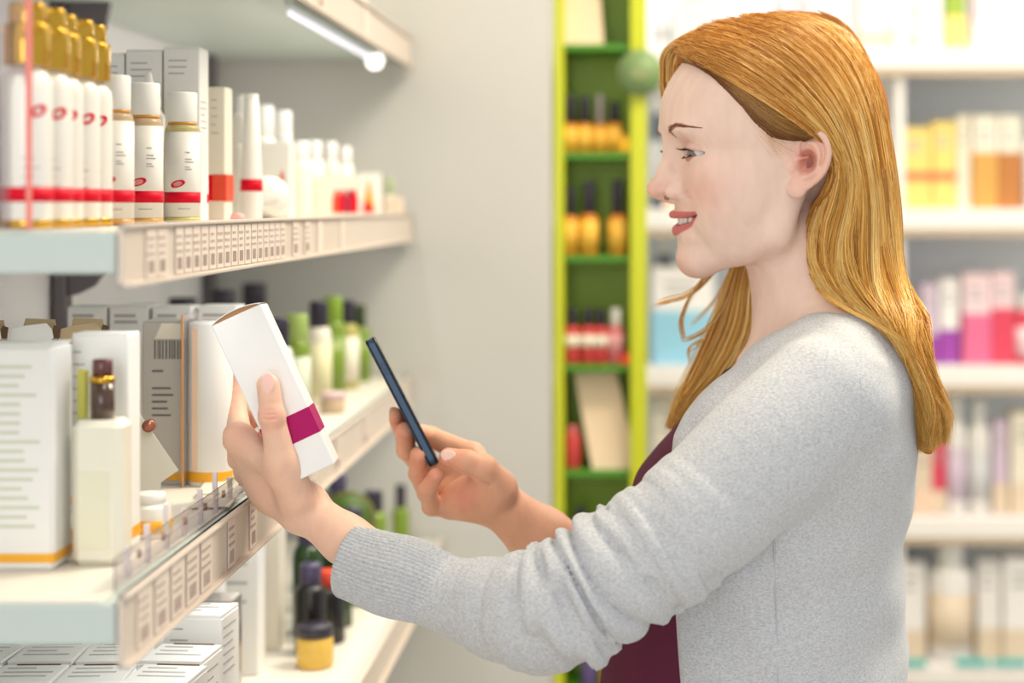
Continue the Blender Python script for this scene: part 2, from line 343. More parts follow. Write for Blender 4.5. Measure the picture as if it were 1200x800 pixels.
# far half of the upper shelf: paler and blurred
r = thing('round_jar', 'white round jar tipped on its side on the upper shelf', 'jar', (-.377, 1.765, ZU+.0225), 0)
mb = MB(); mb.lathe([(.004, -.016), (.018, -.015), (.0215, -.010), (.0215, .010), (.018, .015), (.004, .016)], 22); o = mb.build('body', M_LOTION, r); o.rotation_euler = (1.05, .3, 0)
mb = MB(); mb.lathe([(.004, .0155), (.0165, .0150), (.0165, .0175), (.004, .0185)], 22); o = mb.build('lid', M_WCAP, r); o.rotation_euler = (1.05, .3, 0)
carton('cream_carton', 'pale cream carton with an orange flame mark behind the tipped jar', (-.402, 1.90, ZU), (.046, .034, .085), M_LOTION)
mb = MB(); mb.add([(-.006, 0, 0), (.006, 0, 0), (.004, 0, .018), (.001, 0, .038), (-.004, 0, .02)], [(0, 1, 2, 3, 4)]); fl = mb.build('flame_mark', M_CORAL, bpy.data.objects['cream_carton.001'], (.014, -.0178, .018))
for i, (px, Y, h, rr) in enumerate([(288, 1.78, .112, .013), (312, 1.98, .145, .0135), (334, 2.03, .136, .013), (355, 2.08, .132, .013)]):
    tube_bottle('white_bottle', ['low white bottle behind the cream tube', 'tall white bottle above the flame carton', 'white bottle second from the flame carton, in the back row', 'white bottle at the right end of the back row'][i], (PX(px, Y)-(.01 if i == 0 else .03), Y+.03, ZU), rr, h*.72, M_LOTION, M_WCAP, rr*.8, h*.28, group='white bottles in the upper back row')
for i, (px, Y, h) in enumerate([(342, 2.00, .100), (362, 2.10, .095), (377, 2.16, .098), (395, 2.26, .100), (412, 2.33, .096)]):
    tube_bottle('serum_bottle', '%s slim pale serum bottle from the flame carton' % ORD[i], (PX(px, Y)-.012, Y+.022, ZU), .0115, h*.75, [M_LOTION, M_CREAM, M_LOTION, M_CREAM, M_LOTION][i], M_WCAP, .008, h*.25, group='slim serum bottles at the far end')
b = carton('picture_carton', 'low cream carton with red flower pictures at the far end', (PX(386, 2.14), 2.155, ZU), (.072, .022, .052), M_CREAM, flap=True)
for k, (u, m_) in enumerate([(.008, M_CORAL), (.016, M_REDP), (.024, mat('plum_print', rgb(150, 30, 60), .4)), (.030, M_REDP)]):
    mb = MB(); mb.add([(-.005, 0, 0), (.005, 0, 0), (.0055, 0, .016), (.002, 0, .030), (-.002, 0, .028), (-.0052, 0, .016)], [(0, 1, 2, 3, 4, 5)]); mb.build('flower_print', m_, b, (u, -.0114-.0002*k, .006))
b = carton('picture_carton', 'small carton with an orange and plum drop at the far shelf end', (PX(432, 2.38), 2.392, ZU), (.030, .020, .060), M_LOTION)
mb = MB(); mb.add([(-.009, 0, 0), (.009, 0, 0), (.007, 0, .014), (0, 0, .05), (-.007, 0, .014)], [(0, 1, 2, 3, 4)]); mb.build('drop_print', mat('amber_print', rgb(238, 160, 30), .4), b, (0, -.0104, .006))
mb = MB(); mb.add([(-.009, 0, 0), (.009, 0, 0), (.004, 0, .01), (-.006, 0, .018)], [(0, 1, 2, 3)]); mb.build('drop_print', M_REDP, b, (0, -.0107, .005))
tube_bottle('green_capped_bottle', 'small pale bottle with a green top at the far shelf end', (PX(455, 2.47), 2.485, ZU), .011, .030, M_CREAM, mat('pale_green_cap', rgb(186, 200, 150), .4), .006, .025)
carton('flat_carton', 'low peach carton rightmost on the upper shelf', (PX(462, 2.44), 2.44, ZU), (.024, .02, .026), mat('peach_card', rgb(240, 214, 190), .5))

# ------------------------------------------------------------------ top shelf, barely in view
for i, (px, Y, m_, h, rr) in enumerate([(418, 1.97, M_LOTION, .12, .012), (432, 2.05, mat('pale_green', rgb(196, 204, 170), .4), .11, .012), (428, 2.16, mat('sage_card', rgb(160, 176, 120), .5), .06, .012), (448, 2.25, M_CREAM, .10, .012)]):
    tube_bottle('shelf_top_bottle', ['white bottle on the topmost shelf', 'pale green bottle on the topmost shelf', 'sage green jar on the topmost shelf', 'cream bottle at the far end of the topmost shelf'][i], (-.362, Y, ZT), rr, h*.75, m_, M_WCAP, rr*.7, h*.25)

# ------------------------------------------------------------------ middle shelf
carton('tall_carton', 'large pale carton with rows of faint text at the lower left picture edge', (-.434, 1.222, ZM), (.052, .040, .160), M_CARD, bands=[(.006, .0125, M_ORAP)], text=[('front', -.022, .018, .145, 18, .0066, .0022)], ink=M_PALEG, bev=.003)
c = carton('tester_carton', 'white carton standing behind the dropper bottle', (-.3935, 1.275, ZM), (.042, .030, .163), M_CARD, bands=[(.010, .0185, M_ORAP)], text=[('front', -.02, -.01, .15, 6, .009, .0012)])
r = thing('dropper_bottle', 'squat cream bottle with a dark brown and gold cap', 'bottle', (-.3830, 1.232, ZM))
MB().bbox((0, 0, .052), (.036, .030, .104), .005).build('body', mat('cream_glass', rgb(238, 234, 216), .25, var=.02, coat=.2), r)
mb = MB(); mb.bbox((-.002, -.0152, .040), (.022, .0006, .055), .0002); mb.build('label_wrap', mat('pale_yellow_label', rgb(232, 228, 202), .5), r)
lathe_part('cap', [(.0085, .103), (.0085, .131)], mat('dark_brown_cap', rgb(74, 50, 40), .15, coat=.5, var=.1), r); lathe_part('cap_ring', [(.0090, .1305), (.0090, .1345)], M_GOLD, r); lathe_part('cap_top', [(.0072, .134), (.0072, .146), (.006, .147)], mat('maroon_cap', rgb(96, 48, 48), .2, coat=.5, var=.1), r)
r2 = MB().bbox((-.0155, .004, .121), (.007, .006, .036), .001).build('spray_tube', mat('olive_glass', rgb(190, 186, 80), .2), r)
for i, (x, y) in enumerate([(-.545, 1.44), (-.505, 1.45), (-.4655, 1.455)]):
    c = carton('open_carton', ['white carton with a lifted curved flap at the left picture edge', 'white carton with a curled white flap, middle of the open three', 'open carton showing a tan inner flap beside the curled one'][i], (x, y, ZM), (.038, .038, .143), M_CARD, flap=False, bands=[(.006, .0125, M_ORAP)], group='open cartons behind the tall carton')
    def plate(nm, pts, y, m_):
        n = len(pts); vs = [(a, y+(b-.143)*.35, b) for a, b in pts]+[(a, y+.0012+(b-.143)*.35, b) for a, b in pts]
        MB().add(vs, [tuple(range(n)), tuple(range(2*n-1, n-1, -1))]+[(q, n+q, n+(q+1) % n, (q+1) % n) for q in range(n)]).build(nm, m_, c)
    plate('lid_flap', [(-.017, .141), (.012, .141), (.0185, .1465), (.0165, .1535), (.011, .1585), (-.006, .1565), (-.017, .1535)], -.0198, M_CARD if i < 2 else M_KRAFTI)
    plate('tuck_flap', [(.0125, .141), (.0225, .141), (.0225, .1555), (.0175, .157)], -.0180, M_BROWNE)
    plate('inner_flap', [(-.018, .141), (.016, .141), (.010, .160), (-.015, .161)], .004, M_KRAFTI)
c = carton('tall_carton', 'grey-backed carton with a barcode beside the white round-cornered carton', (-.4315, 1.59, ZM), (.0415, .034, .151), M_GREYC, bands=[(.0045, .0110, M_ORAP)], bar=('front', -.010, .0175, .116, .1335), text=[('front', -.012, .006, .106, 1, .006, .002), ('front', -.012, .010, .090, 5, .0062, .0018)], ink=mat('barcode_ink', rgb(112, 106, 102), .7, var=.05))
MB().add([(-.0095, -.0176, .1345), (.0205, -.0176, .1345), (.0205, -.0176, .149), (-.003, -.0176, .149)], [(0, 1, 2, 3)]).build('flap_seam', M_CREAM, c)
r = thing('round_cornered_carton', 'white round-cornered carton with an orange foot band left of her hand', 'box', (-.391, 1.578, ZM), -.25)
mb = MB(); pr = []
mb.lathe([(.0205, 0), (.021, .001), (.021, .148), (.0195, .150), (.002, .1505)], 32, sy=.85); mb.build('body', M_CARD, r)
MB().lathe([(.0212, .0042), (.0213, .0045), (.0213, .0130), (.0212, .0133)], 32, sy=.86).build('band', M_ORAP, r)
MB().box((-.006, -.0172, .08), (.006, .0012, .13)).build('edge_stripe', mat('peach_print', rgb(246, 214, 186), .5), r)
r = thing('shelf_divider', 'clear divider with an orange edge between barcode and round-cornered cartons', 'divider', (-.4113, 1.57, ZM)); MB().bbox((0, .02, .079), (.0012, .068, .158), .0003).build('sheet', M_CLEAR, r); MB().bbox((0, -.013, .079), (.0022, .0016, .158), .0004).build('edge', M_ORE, r)
for i, (x, y) in enumerate([(-.535, 1.69), (-.494, 1.69), (-.452, 1.69), (-.410, 1.70)]):
    carton('tall_carton', '%s carton from the left in the back row on the middle shelf' % ORD[i], (x, y, ZM), (.038, .038, .1585), M_CARD, bands=[(.0045, .0110, M_ORAP)], text=[('front', -.014, .012, .151, 2, .006, .003)], group='back row of orange-footed cartons')
tube_bottle('low_jar', 'low white jar with an orange band behind the front guard', (-.3765, 1.330, ZM), .016, .026, M_LOTION, M_WCAP, .012, .008, band=(.004, .014, M_ORAP), cat='jar')
tc_ = [(140, 466), (152, 477), (207, 552), (187, 566), (187, 612), (140, 612)]; o0 = Vector((PX(160, 1.40), 1.40, ZM)); r = thing('tent_card', 'cream die-cut card standing in front of the barcode carton', 'card', o0)
vs = [P(x, y, 1.40)-o0 for x, y in tc_]; vs = [Vector((v.x, v.z*.12, max(v.z, 0))) for v in vs]; n = len(vs); MB().add(vs+[v+Vector((0, .0012, 0)) for v in vs], [tuple(range(n))[::-1], tuple(range(n, 2*n))]+[(q, (q+1) % n, n+(q+1) % n, n+q) for q in range(n)]).build('card', M_CREAM, r)
o = MB().tube([(P(172, 500, 1.40)-o0)+Vector((0, .003, 0)), (P(172, 500, 1.40)-o0)+Vector((0, .012, 0))], .005, 14).build('stud', mat('copper_stud', rgb(190, 120, 96), .25, metal=.7), r)
r = thing('paper_card', 'cream paper card lying by the front rail below her hand', 'card', (-.366, 1.505, ZM+.0015), .12); MB().bbox((0, 0, .001), (.034, .12, .0016), .0003).build('card', M_CREAM, r); MB().bbox((-.006, .03, .0026), (.026, .07, .0012), .0003).build('insert', M_LINER, r)
r = thing('front_guard', 'low clear plastic front guard along the middle shelf rail', 'guard', (-.3465, 1.13, ZM)); MB().bbox((0, .24, .011), (.0012, .46, .022), .0003).build('sheet', M_CLEAR, r)
for k in range(9): MB().bbox((-.004, .05+.05*k, .011+.003*(k % 3)), (.004, .003, .022+.006*(k % 3)), .0004).build('post', mat('mauve_plastic', rgb(232, 222, 226), .3), r)
for k in range(6): MB().bbox((-.003, .075+.062*k, .012), (.0025, .004, .006), .0004).build('clip', mat('rust_plastic', rgb(150, 84, 66), .4), r)
# far part of the middle shelf
for i, (px, Y) in enumerate([(168, 1.93), (214, 2.08), (261, 2.27), (298, 2.46)]):
    tube_bottle('shampoo_bottle', '%s dark-capped bottle from the left along the shelf back panel' % ORD[i], (PX(px, Y), Y, ZM), .022, .105, M_LOTION, M_BLKCAP, .017, .040, group='dark-capped bottles at the back', lab=(.1, .7, M_PALEG))
for i, (px, Y, cm, bm, lm) in enumerate([(343, 1.98, M_BLKCAP, M_LOTION, mat('lilac_label', rgb(206, 192, 214), .5)), (363, 2.06, mat('lime_cap', rgb(160, 184, 96), .4), M_GREEN, M_PALEG), (388, 2.19, M_BLKCAP, M_CREAM, mat('cream_label', rgb(224, 218, 176), .5)), (404, 2.30, mat('lime_cap2', rgb(136, 166, 50), .4), M_GREEN, M_GREEN), (420, 2.40, M_BLKCAP, mat('olive_bottle', rgb(176, 170, 90), .3), M_CREAM), (434, 2.50, mat('dark_green_cap', rgb(52, 70, 30), .4), M_GREEN, M_GREEN)]):
    hh = (.118, .118, .128, .128, .115, .10)[i]
    tube_bottle('hair_care_bottle', ['pale bottle with a black cap and lilac label right of the held carton', 'green bottle with a lime cap right of the held carton', 'cream bottle with a tall black cap left of the phone', 'lime green bottle next to the tall black cap', 'olive bottle with a black cap nearest the phone', 'dark-topped green bottle at the far end of the middle shelf'][i], (PX(px, Y)-.016, Y, ZM), .0165, hh*.80, bm, cm, (.012, .014, .012, .013, .011, .009)[i], .032, lab=(.12, .8, lm), group='green hair care bottles')
r = thing('jar', 'small tan jar in front of the green bottles', 'jar', (PX(390, 2.12), 2.12, ZM)); lathe_part('body', [(.013, 0), (.015, .002), (.015, .016), (.013, .018)], mat('tan_jar', rgb(206, 180, 150), .4), r); lathe_part('lid', [(.0155, .018), (.0155, .025), (.013, .026)], mat('pink_lid', rgb(226, 196, 200), .4), r)

# ------------------------------------------------------------------ lower shelf
k = 0
for ri, (Y, h) in enumerate([(1.395, .117), (1.462, .117), (1.545, .135)]):
    for ci in range(4):
        x = -.383-.0565*ci-.004*ri
        c = carton('low_carton', '%s white carton from the right in the %s row at the bottom left' % (ORD[ci], ['front', 'middle', 'rear'][ri]), (x, Y, ZL), (.054, .055 if ri < 2 else .05, h), M_CARD, rz=(-.08, .05, .03, -.04)[ci], text=[('top', -.02, .02, .018, 3, .012, .003), ('right', -.02, .015, h-.012, 6, .008, .0016), ('front', -.02, .0, h-.012, 4, .01, .0015)], group='white cartons at the bottom left', lidh=.003)
        MB().box((.002, .0265 if ri < 2 else .024, h-.0005), (.036, .002, .0024)).build('flap_gap', M_BROWNE, c)
tube_bottle('white_bottle', 'white bottle with a thick white cap under the middle shelf', (-.428, 1.74, ZL), .0165, .075, M_LOTION, M_WCAP, .0125, .052)
for i, (px, Y, h, m_) in enumerate([(285, 1.83, .17, M_CARD), (311, 1.93, .165, M_CREAM), (250, 1.90, .15, M_CARD)]):
    carton('tall_carton', ['tall white carton under the middle shelf below her wrist', 'tall cream-edged carton beside the dark green bottles', 'white carton behind the white thick-capped bottle'][i], (PX(px, Y), Y, ZL), (.040, .034, h), m_, text=[('front', -.014, .012, h-.03, 4, .02, .003)])
r = thing('clear_box', 'clear box with a gold edge behind the low cartons', 'box', (-.405, 1.655, ZL)); MB().bbox((0, 0, .06), (.042, .04, .12), .001).build('shell', M_CLEAR, r); MB().bbox((.0215, -.0195, .06), (.004, .003, .12), .0006).build('edge', M_GOLD, r); MB().bbox((0, .004, .05), (.03, .026, .098), .001).build('insert', M_CARD, r)
dk = mat('purple_cap', rgb(70, 62, 92), .35, var=.1)
BG_ = mat('black_glass', rgb(30, 28, 26), .2)
for i, (x, Y, h, bm, cm) in enumerate([(-.379, 1.99, .135, M_DKGREEN, dk), (-.360, 1.905, .100, BG_, dk), (-.352, 2.03, .128, M_DKGREEN, M_BLKCAP), (-.352, 2.14, .120, mat('moss_bottle', rgb(84, 110, 40), .3), M_BLKCAP), (-.348, 1.955, .082, BG_, M_CORAL), (-.345, 2.27, .12, M_GREEN, M_BLKCAP), (-.385, 2.10, .15, mat('leaf_bottle', rgb(60, 96, 34), .3), M_DKGREEN), (-.385, 2.22, .15, M_DKGREEN, dk)]):
    tube_bottle('herbal_bottle', ['dark green bottle with a purple cap next to the tall cartons', 'black glass bottle with a purple cap beside the yellow jar', 'dark green bottle with a black cap below her wrist', 'moss green bottle with a black cap below the round sign', 'short black bottle with a coral cap behind the yellow jar', 'bright green bottle just left of the cuff', 'leaf green bottle behind the dark herbal bottles', 'rearmost dark green bottle with a purple cap'][i], (x, Y, ZL), .018, h*.78, bm, cm, .012, h*.22, lab=None if i not in (3, 5) else (.2, .7, M_PALEG), group='dark herbal bottles')
r = thing('jar', 'yellow labelled jar among the dark herbal bottles', 'jar', (-.345, 1.850, ZL)); lathe_part('body', [(.017, 0), (.02, .003), (.02, .03), (.017, .034)], mat('yellow_jar', rgb(226, 186, 84), .35, var=.1), r); lathe_part('lid', [(.0195, .034), (.0195, .044), (.018, .0455)], M_BLKCAP, r)
tube_bottle('herbal_bottle', 'slim bright green bottle with a black cap standing alone before the white wall', (PX(471, 2.50)-.002, 2.50, ZL), .0125, .058, M_GREEN, M_BLKCAP, .0075, .032)
def round_sign(label, c, r_, stem):
    r = thing('round_sign', label, 'sign', (c[0], c[1], stem))
    h = c[2]-stem
    mb = MB(); mb.tube([(0, -.002, h), (0, .002, h)], r_, 32); mb.build('disc', mat('sign_green', rgb(84, 110, 44), .5, var=.15, scale=60), r)
    mb = MB()
    for q in range(32):
        a0, a1 = 2*math.pi*q/32, 2*math.pi*(q+1)/32
        mb.add([(math.cos(a)*rr, -.0026, h+math.sin(a)*rr) for a, rr in ((a0, r_*.90), (a1, r_*.90), (a1, r_*.99), (a0, r_*.99))], [(0, 1, 2, 3)])
    mb.build('rim', mat('sign_tan', rgb(150, 132, 84), .5), r)
    mb = MB(); mb.add([(-.011, -.0026, h-.004), (.0, -.0026, h-.010), (.014, -.0026, h-.004), (.012, -.0026, h+.004), (.001, -.0026, h+.001), (-.009, -.0026, h+.006)], [(0, 1, 2, 3, 4, 5)]); mb.build('emblem', mat('emblem_tan', rgb(180, 150, 110), .5), r)
    MB().tube([(0, .001, 0), (0, .001, h)], .0025, 8).build('stem', M_METAL, r); MB().bbox((0, 0, .0015), (.03, .02, .003), .0006).build('foot', M_METAL, r)
round_sign('round green sign with a tan rim behind her wrist', P(408, 607, 2.20), .036, ZL)

# ================================================================== green bottle rack
M_LIME = mat('lime_lacquer', rgb(198, 204, 20), .4, var=.03, scale=6); M_LEAF = mat('leaf_green_lacquer', rgb(150, 184, 20), .45, var=.03, scale=6); M_DKG = mat('deep_green_edge', rgb(74, 140, 24), .45, var=.05)
GY0, GY1 = 2.575, 2.700; gx0, gx1 = PX(649, GY0), PX(758, GY0)
rack = thing('bottle_rack', 'narrow lime green rack of small bottles beside the white wall', 'shelf', (gx0, GY0, 0)); G = lambda x, y, z: (x-gx0, y-GY0, z)
MB().bbox(G(gx0+.0075, (GY0+GY1)/2, 1.1), (.015, GY1-GY0, 2.2), .001).build('side_panel', M_LIME, rack); MB().bbox(G(gx1-.0125, (GY0+GY1)/2, 1.1), (.025, GY1-GY0, 2.2), .001).build('side_panel', M_LIME, rack)
MB().bbox(G((gx0+gx1)/2, GY1+.005, 1.1), (gx1-gx0, .01, 2.2), .001).build('back_panel', M_LEAF, rack)
gz = [PZ(y, GY0) for y in (-75, 51, 178, 299, 428, 552, 680, 810)]
for z in gz: MB().bbox(G((gx0+gx1)/2-.005, (GY0+GY1)/2+.004, z-.005), (gx1-gx0-.042, GY1-GY0-.006, .010), .001).build('shelf_board', M_DKG, rack)
M_AMB = mat('amber_glass', rgb(222, 132, 22), .2, var=.12, coat=.4); M_AMBL = mat('amber_label', rgb(246, 190, 70), .5, var=.05); M_PINKJ = mat('red_jar', rgb(206, 66, 66), .35, var=.08); M_ROSE = mat('rose_bottle', rgb(224, 112, 120), .35, var=.06)
def rackb(label, px, row, rr, h, bm, cm, ch, lab=None, Y=2.608, name='dropper_bottle'): return tube_bottle(name, label, (PX(px, Y), Y, gz[row]), rr, h, bm, cm, rr*.62, ch, lab=lab, group='small bottles on the lime rack')
row1 = [(668, .0125, .045, .042), (685, .0125, .045, .040), (703, .0105, .044, .044), (720, .0125, .046, .032)]
for i, (px, rr, h, c_) in enumerate(row1): rackb('%s amber bottle from the left on the upper bottle row of the rack' % ORD[i], px, 2, rr, h, M_AMB, mat('grey_cap', rgb(150, 140, 140), .35) if i == 2 else M_BLKCAP, c_, (.12, .85, M_AMBL))
rackb('squat yellow jar at the right end of the upper bottle row', 733, 2, .0115, .022, mat('yellow_glass', rgb(240, 186, 30), .3), M_AMBL, .004, name='small_jar', Y=2.592)
for i, (px, rr, h, c_) in enumerate([(668, .0115, .060, .044), (690, .0150, .062, .050), (724, .0150, .062, .052)]): rackb('%s amber bottle from the left on the second bottle row of the rack' % ORD[i], px, 3, rr, h, M_AMB, M_BLKCAP, c_, (.15, .85, M_AMBL))
for i, px in enumerate((670, 689, 704)): rackb(['red jar with a cream label at the left of the rose bottle row', 'red jar with a cream label, middle of the rose bottle row', 'red jar touching the white-capped rose bottle'][i], px, 4, .0125, .058, M_PINKJ, M_BLKCAP, .026, (.45, .75, M_CREAM), name='red_jar')
rackb('rose bottle with a round white cap on the rack', 722, 4, .0130, .058, M_ROSE, M_WCAP, .026, (.3, .8, mat('rose_label', rgb(238, 168, 170), .5))); rackb('low coral jar at the right end of the rose bottle row', 735, 4, .0115, .014, M_CORAL, M_CORAL, .004, name='small_jar', Y=2.592)
rackb('small red bottle left of the leaning board on the rack', 671, 5, .0125, .052, M_PINKJ, M_ROSE, .012)
def board(label, pts, Y0_, row):
    r = thing('display_board', label, 'board', (PX(pts[0][0], Y0_), Y0_, gz[row])); o = Vector((PX(pts[0][0], Y0_), Y0_, gz[row]))
    f_ = [P(x, y, Y0_) for x, y in pts]; z0 = min(v.z for v in f_)
    vs = [v-o+Vector((0, (v.z-z0)*.22, gz[row]-z0)) for v in f_]; n = len(vs); vs2 = [v+Vector((0, .004, 0)) for v in vs]
    MB().add(vs+vs2, [tuple(range(n))[::-1], tuple(range(n, 2*n))]+[(i, (i+1) % n, n+(i+1) % n, n+i) for i in range(n)]).build('panel', mat('board_cream', rgb(240, 214, 182), .6, var=.04), r)
    return r
board('tilted cream board leaning on the rack behind the maroon top', [(694, 552), (748, 552), (722, 440), (672, 442)], 2.595, 5)
board('cream board on the topmost visible rack level', [(661, 50), (708, 50), (699, -60), (661, -60)], 2.60, 1)
rackb('dark plum bottle on the lowest visible rack level', 680, 6, .014, .075, mat('plum_bottle', rgb(92, 44, 60), .3), M_BLKCAP, .03); rackb('pinkish bottle beside the plum bottle on the lowest level', 702, 6, .012, .06, M_ROSE, M_BLKCAP, .02)
rackb('violet bottle seen under her elbow on the rack', 690, 7, .013, .055, mat('violet_bottle', rgb(104, 84, 140), .3), M_BLKCAP, .025); rackb('yellow bottle seen under her elbow on the rack', 712, 7, .012, .05, mat('yellow_glass', rgb(240, 186, 30), .3), M_BLKCAP, .02)
r = thing('hanging_sign', 'round green sign on the rack beside her forehead', 'sign', P(750, 85, 2.565)); q = .0345
mb = MB(); mb.tube([(0, -.002, 0), (0, .002, 0)], q, 32); mb.build('disc', mat('sign_deep_green', rgb(120, 146, 92), .5, var=.15, scale=60), r); MB().bbox((0, .0045, 0), (.012, .006, .012), .001).build('clip', M_METAL, r)
mb = MB(); mb.add([(-.015, -.0026, -.004), (.0, -.0026, -.010), (.017, -.0026, -.004), (.014, -.0026, .006), (.001, -.0026, .003), (-.011, -.0026, .008)], [(0, 1, 2, 3, 4, 5)]); mb.build('emblem', mat('emblem_sage', rgb(140, 150, 96), .5), r)

# ================================================================== shelving along the back wall
BY = 3.40; bx0, bx1 = -.22, 1.05
bun = thing('wall_shelving', 'wide white wall shelving filled with products behind the woman', 'shelf', (bx0, BY, 0)); B = lambda x, y, z: (x-bx0, y-BY, z)
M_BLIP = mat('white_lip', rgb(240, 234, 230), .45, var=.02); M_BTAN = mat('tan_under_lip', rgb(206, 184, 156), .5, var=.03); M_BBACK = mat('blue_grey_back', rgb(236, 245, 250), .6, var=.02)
MB().bbox(B((bx0+bx1)/2, BY+.285, 1.2), (bx1-bx0, .02, 2.4), .002).build('back_panel', M_BBACK, bun)
for x in (bx0+.01, PX(1047, 3.5), bx1-.01): MB().bbox(B(x, BY+.14, 1.2), (.018, .26, 2.4), .002).build('upright', M_BLIP, bun)
bz = [PZ(y, BY) for y in (58, 246, 430, 607, 780)]+[.24]
for z in bz:
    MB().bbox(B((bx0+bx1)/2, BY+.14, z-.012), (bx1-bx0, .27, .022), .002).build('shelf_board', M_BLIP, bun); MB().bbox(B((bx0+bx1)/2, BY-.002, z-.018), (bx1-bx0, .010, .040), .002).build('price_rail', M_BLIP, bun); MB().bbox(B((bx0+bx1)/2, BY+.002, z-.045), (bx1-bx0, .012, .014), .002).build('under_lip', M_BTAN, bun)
def hexm(n, r_, g_, b_): return mat(n, rgb(r_, g_, b_), .45, var=.05)
def bitem(kind, label, x0, x1, ytop, row, m, m2=None, Y=3.47, ybot=None, cat=None, name=None, split=None, cap=None):
    z = bz[row]; wd = (x1-x0)*Y/F; h = PZ(ytop, Y)-z; xc = PX((x0+x1)/2, Y)
    if kind == 'c':
        r = carton(name or 'product_carton', label, (xc, Y, z), (wd, min(wd, .08), h), m, cat=cat or 'box', bev=.002, text=[('front', -wd*.3, wd*.3, h*.85, 2, h*.1, h*.04)], group='products on the wall shelving')
        if m2: MB().box((0, 0, h*(split or .3)/2+.002), (wd+.001, min(wd, .08)+.001, h*(split or .3))).build('band', m2, r)
    else:
        r = tube_bottle(name or 'product_bottle', label, (xc, Y, z), wd/2, h*.78, m, cap or M_WCAP, wd*.3, h*.22, lab=(.15, .7, m2) if m2 else None, cat=cat or 'bottle', group='products on the wall shelving')
    return r
W_, PK = hexm('pack_white', 242, 238, 236), hexm('pack_pink', 226, 110, 150)
TEAL, PEACH, BEIGE, YEL, BRN, LIL, PUR = hexm('pack_teal', 90, 196, 190), hexm('pack_peach', 244, 206, 180), hexm('pack_beige', 228, 208, 184), hexm('pack_yellow', 240, 212, 120), hexm('pack_brown', 186, 120, 60), hexm('pack_lilac', 216, 196, 216), hexm('pack_purple', 160, 70, 170)
REDC, BLU, SAGE, DGR, LGR, PPK = hexm('pack_red', 222, 70, 96), hexm('pack_sky', 150, 204, 228), hexm('pack_sage', 150, 176, 60), hexm('pack_slate', 96, 108, 122), hexm('pack_grey', 212, 212, 214), hexm('pack_palepink', 240, 212, 218)
items = [
 # row 0 (top)
 ('b', 'white bottle on the top wall shelf right of the green rack', 764, 790, -30, 0, W_, LGR), ('c', 'pale sage carton on the top wall shelf right of the green rack', 794, 836, -25, 0, hexm('pack_palesage', 222, 226, 214), None), ('c', 'white carton with a teal foot above her forehead', 840, 900, -20, 0, W_, TEAL),
 ('b', 'pale pink bottle above the crown of her head', 905, 940, -35, 0, PPK, None), ('c', 'grey carton above the crown of her head', 945, 1000, -30, 0, LGR, None), ('c', 'peach and white carton at the top right of her head', 1004, 1044, -15, 0, W_, PEACH), ('b', 'pale mint bottle beside the green and yellow carton', 1048, 1072, -10, 0, hexm('pack_mint', 214, 226, 214), W_),
 ('c', 'white carton with a sky blue top beside the green and yellow carton', 1074, 1102, -14, 0, W_, None), ('c', 'slim green and yellow carton on the top wall shelf', 1106, 1130, -40, 0, SAGE, YEL), ('c', 'wide pale carton at the top right corner', 1138, 1200, -45, 0, PPK, W_), ('c', 'white carton cut by the right picture edge on the top wall shelf', 1203, 1250, -30, 0, W_, None),
 # row 1
 ('b', 'slate bottle between green rack and her forehead', 762, 778, 98, 1, DGR, LGR), ('c', 'cream carton between green rack and her nose', 779, 818, 148, 1, M_CREAM, PEACH), ('c', 'yellow carton with a red-brown stripe right of her hair', 1052, 1088, 150, 1, YEL, None), ('c', 'pale yellow carton touching the cream spacer carton', 1090, 1118, 143, 1, YEL, None), ('c', 'narrow cream carton between yellow and brown packs', 1120, 1136, 135, 1, M_CREAM, None),
 ('c', 'cream topped carton with a light brown front', 1138, 1166, 136, 1, M_CREAM, hexm('pack_honey', 214, 160, 80)), ('c', 'cream topped carton with a dark brown front at the right edge', 1168, 1194, 136, 1, M_CREAM, BRN), ('b', 'white bottle at the right picture edge on the second wall shelf', 1197, 1232, 140, 1, W_, None),
 # row 2
 ('c', 'white carton with a sky blue lower half under her chin', 764, 836, 312, 2, W_, BLU), ('b', 'dark slate bottle behind the sky blue carton', 768, 790, 262, 2, DGR, None), ('c', 'lilac white carton right of her hair tips', 1078, 1098, 332, 2, LIL, PUR), ('c', 'cream and purple carton left of the pink pouch', 1100, 1122, 326, 2, W_, PUR),
 ('c', 'large pink pouch pack with a pale top', 1126, 1158, 320, 2, PPK, PK), ('c', 'coral pink pack beside the large pink pouch', 1160, 1186, 318, 2, PPK, REDC), ('b', 'round red bottle at the right picture edge', 1188, 1216, 345, 2, REDC, PPK),
 # row 3
 ('c', 'brown and cream carton below the sky blue one', 764, 800, 462, 3, M_CREAM, BRN), ('b', 'tall white bottle right of her hair ends', 1108, 1132, 462, 3, W_, LIL), ('b', 'second tall white bottle right of her hair ends', 1134, 1160, 468, 3, W_, LGR), ('c', 'red topped beige carton beside her back', 1066, 1090, 520, 3, BEIGE, PEACH), ('c', 'red carton beside her back', 1091, 1107, 515, 3, REDC, BEIGE),
 ('c', 'lilac carton in the lower right', 1162, 1180, 490, 3, LIL, BEIGE), ('c', 'cream carton at the right edge above the white tubs', 1182, 1215, 480, 3, M_CREAM, BEIGE),
 # row 4
 ('c', 'white low carton beside her lower back', 1052, 1082, 655, 4, W_, BEIGE), ('b', 'large white tub with a beige label', 1086, 1140, 628, 4, W_, BEIGE), ('c', 'white carton right of the large tub', 1143, 1170, 652, 4, W_, BEIGE), ('c', 'white carton at the lower right picture edge', 1172, 1215, 648, 4, W_, BEIGE)]
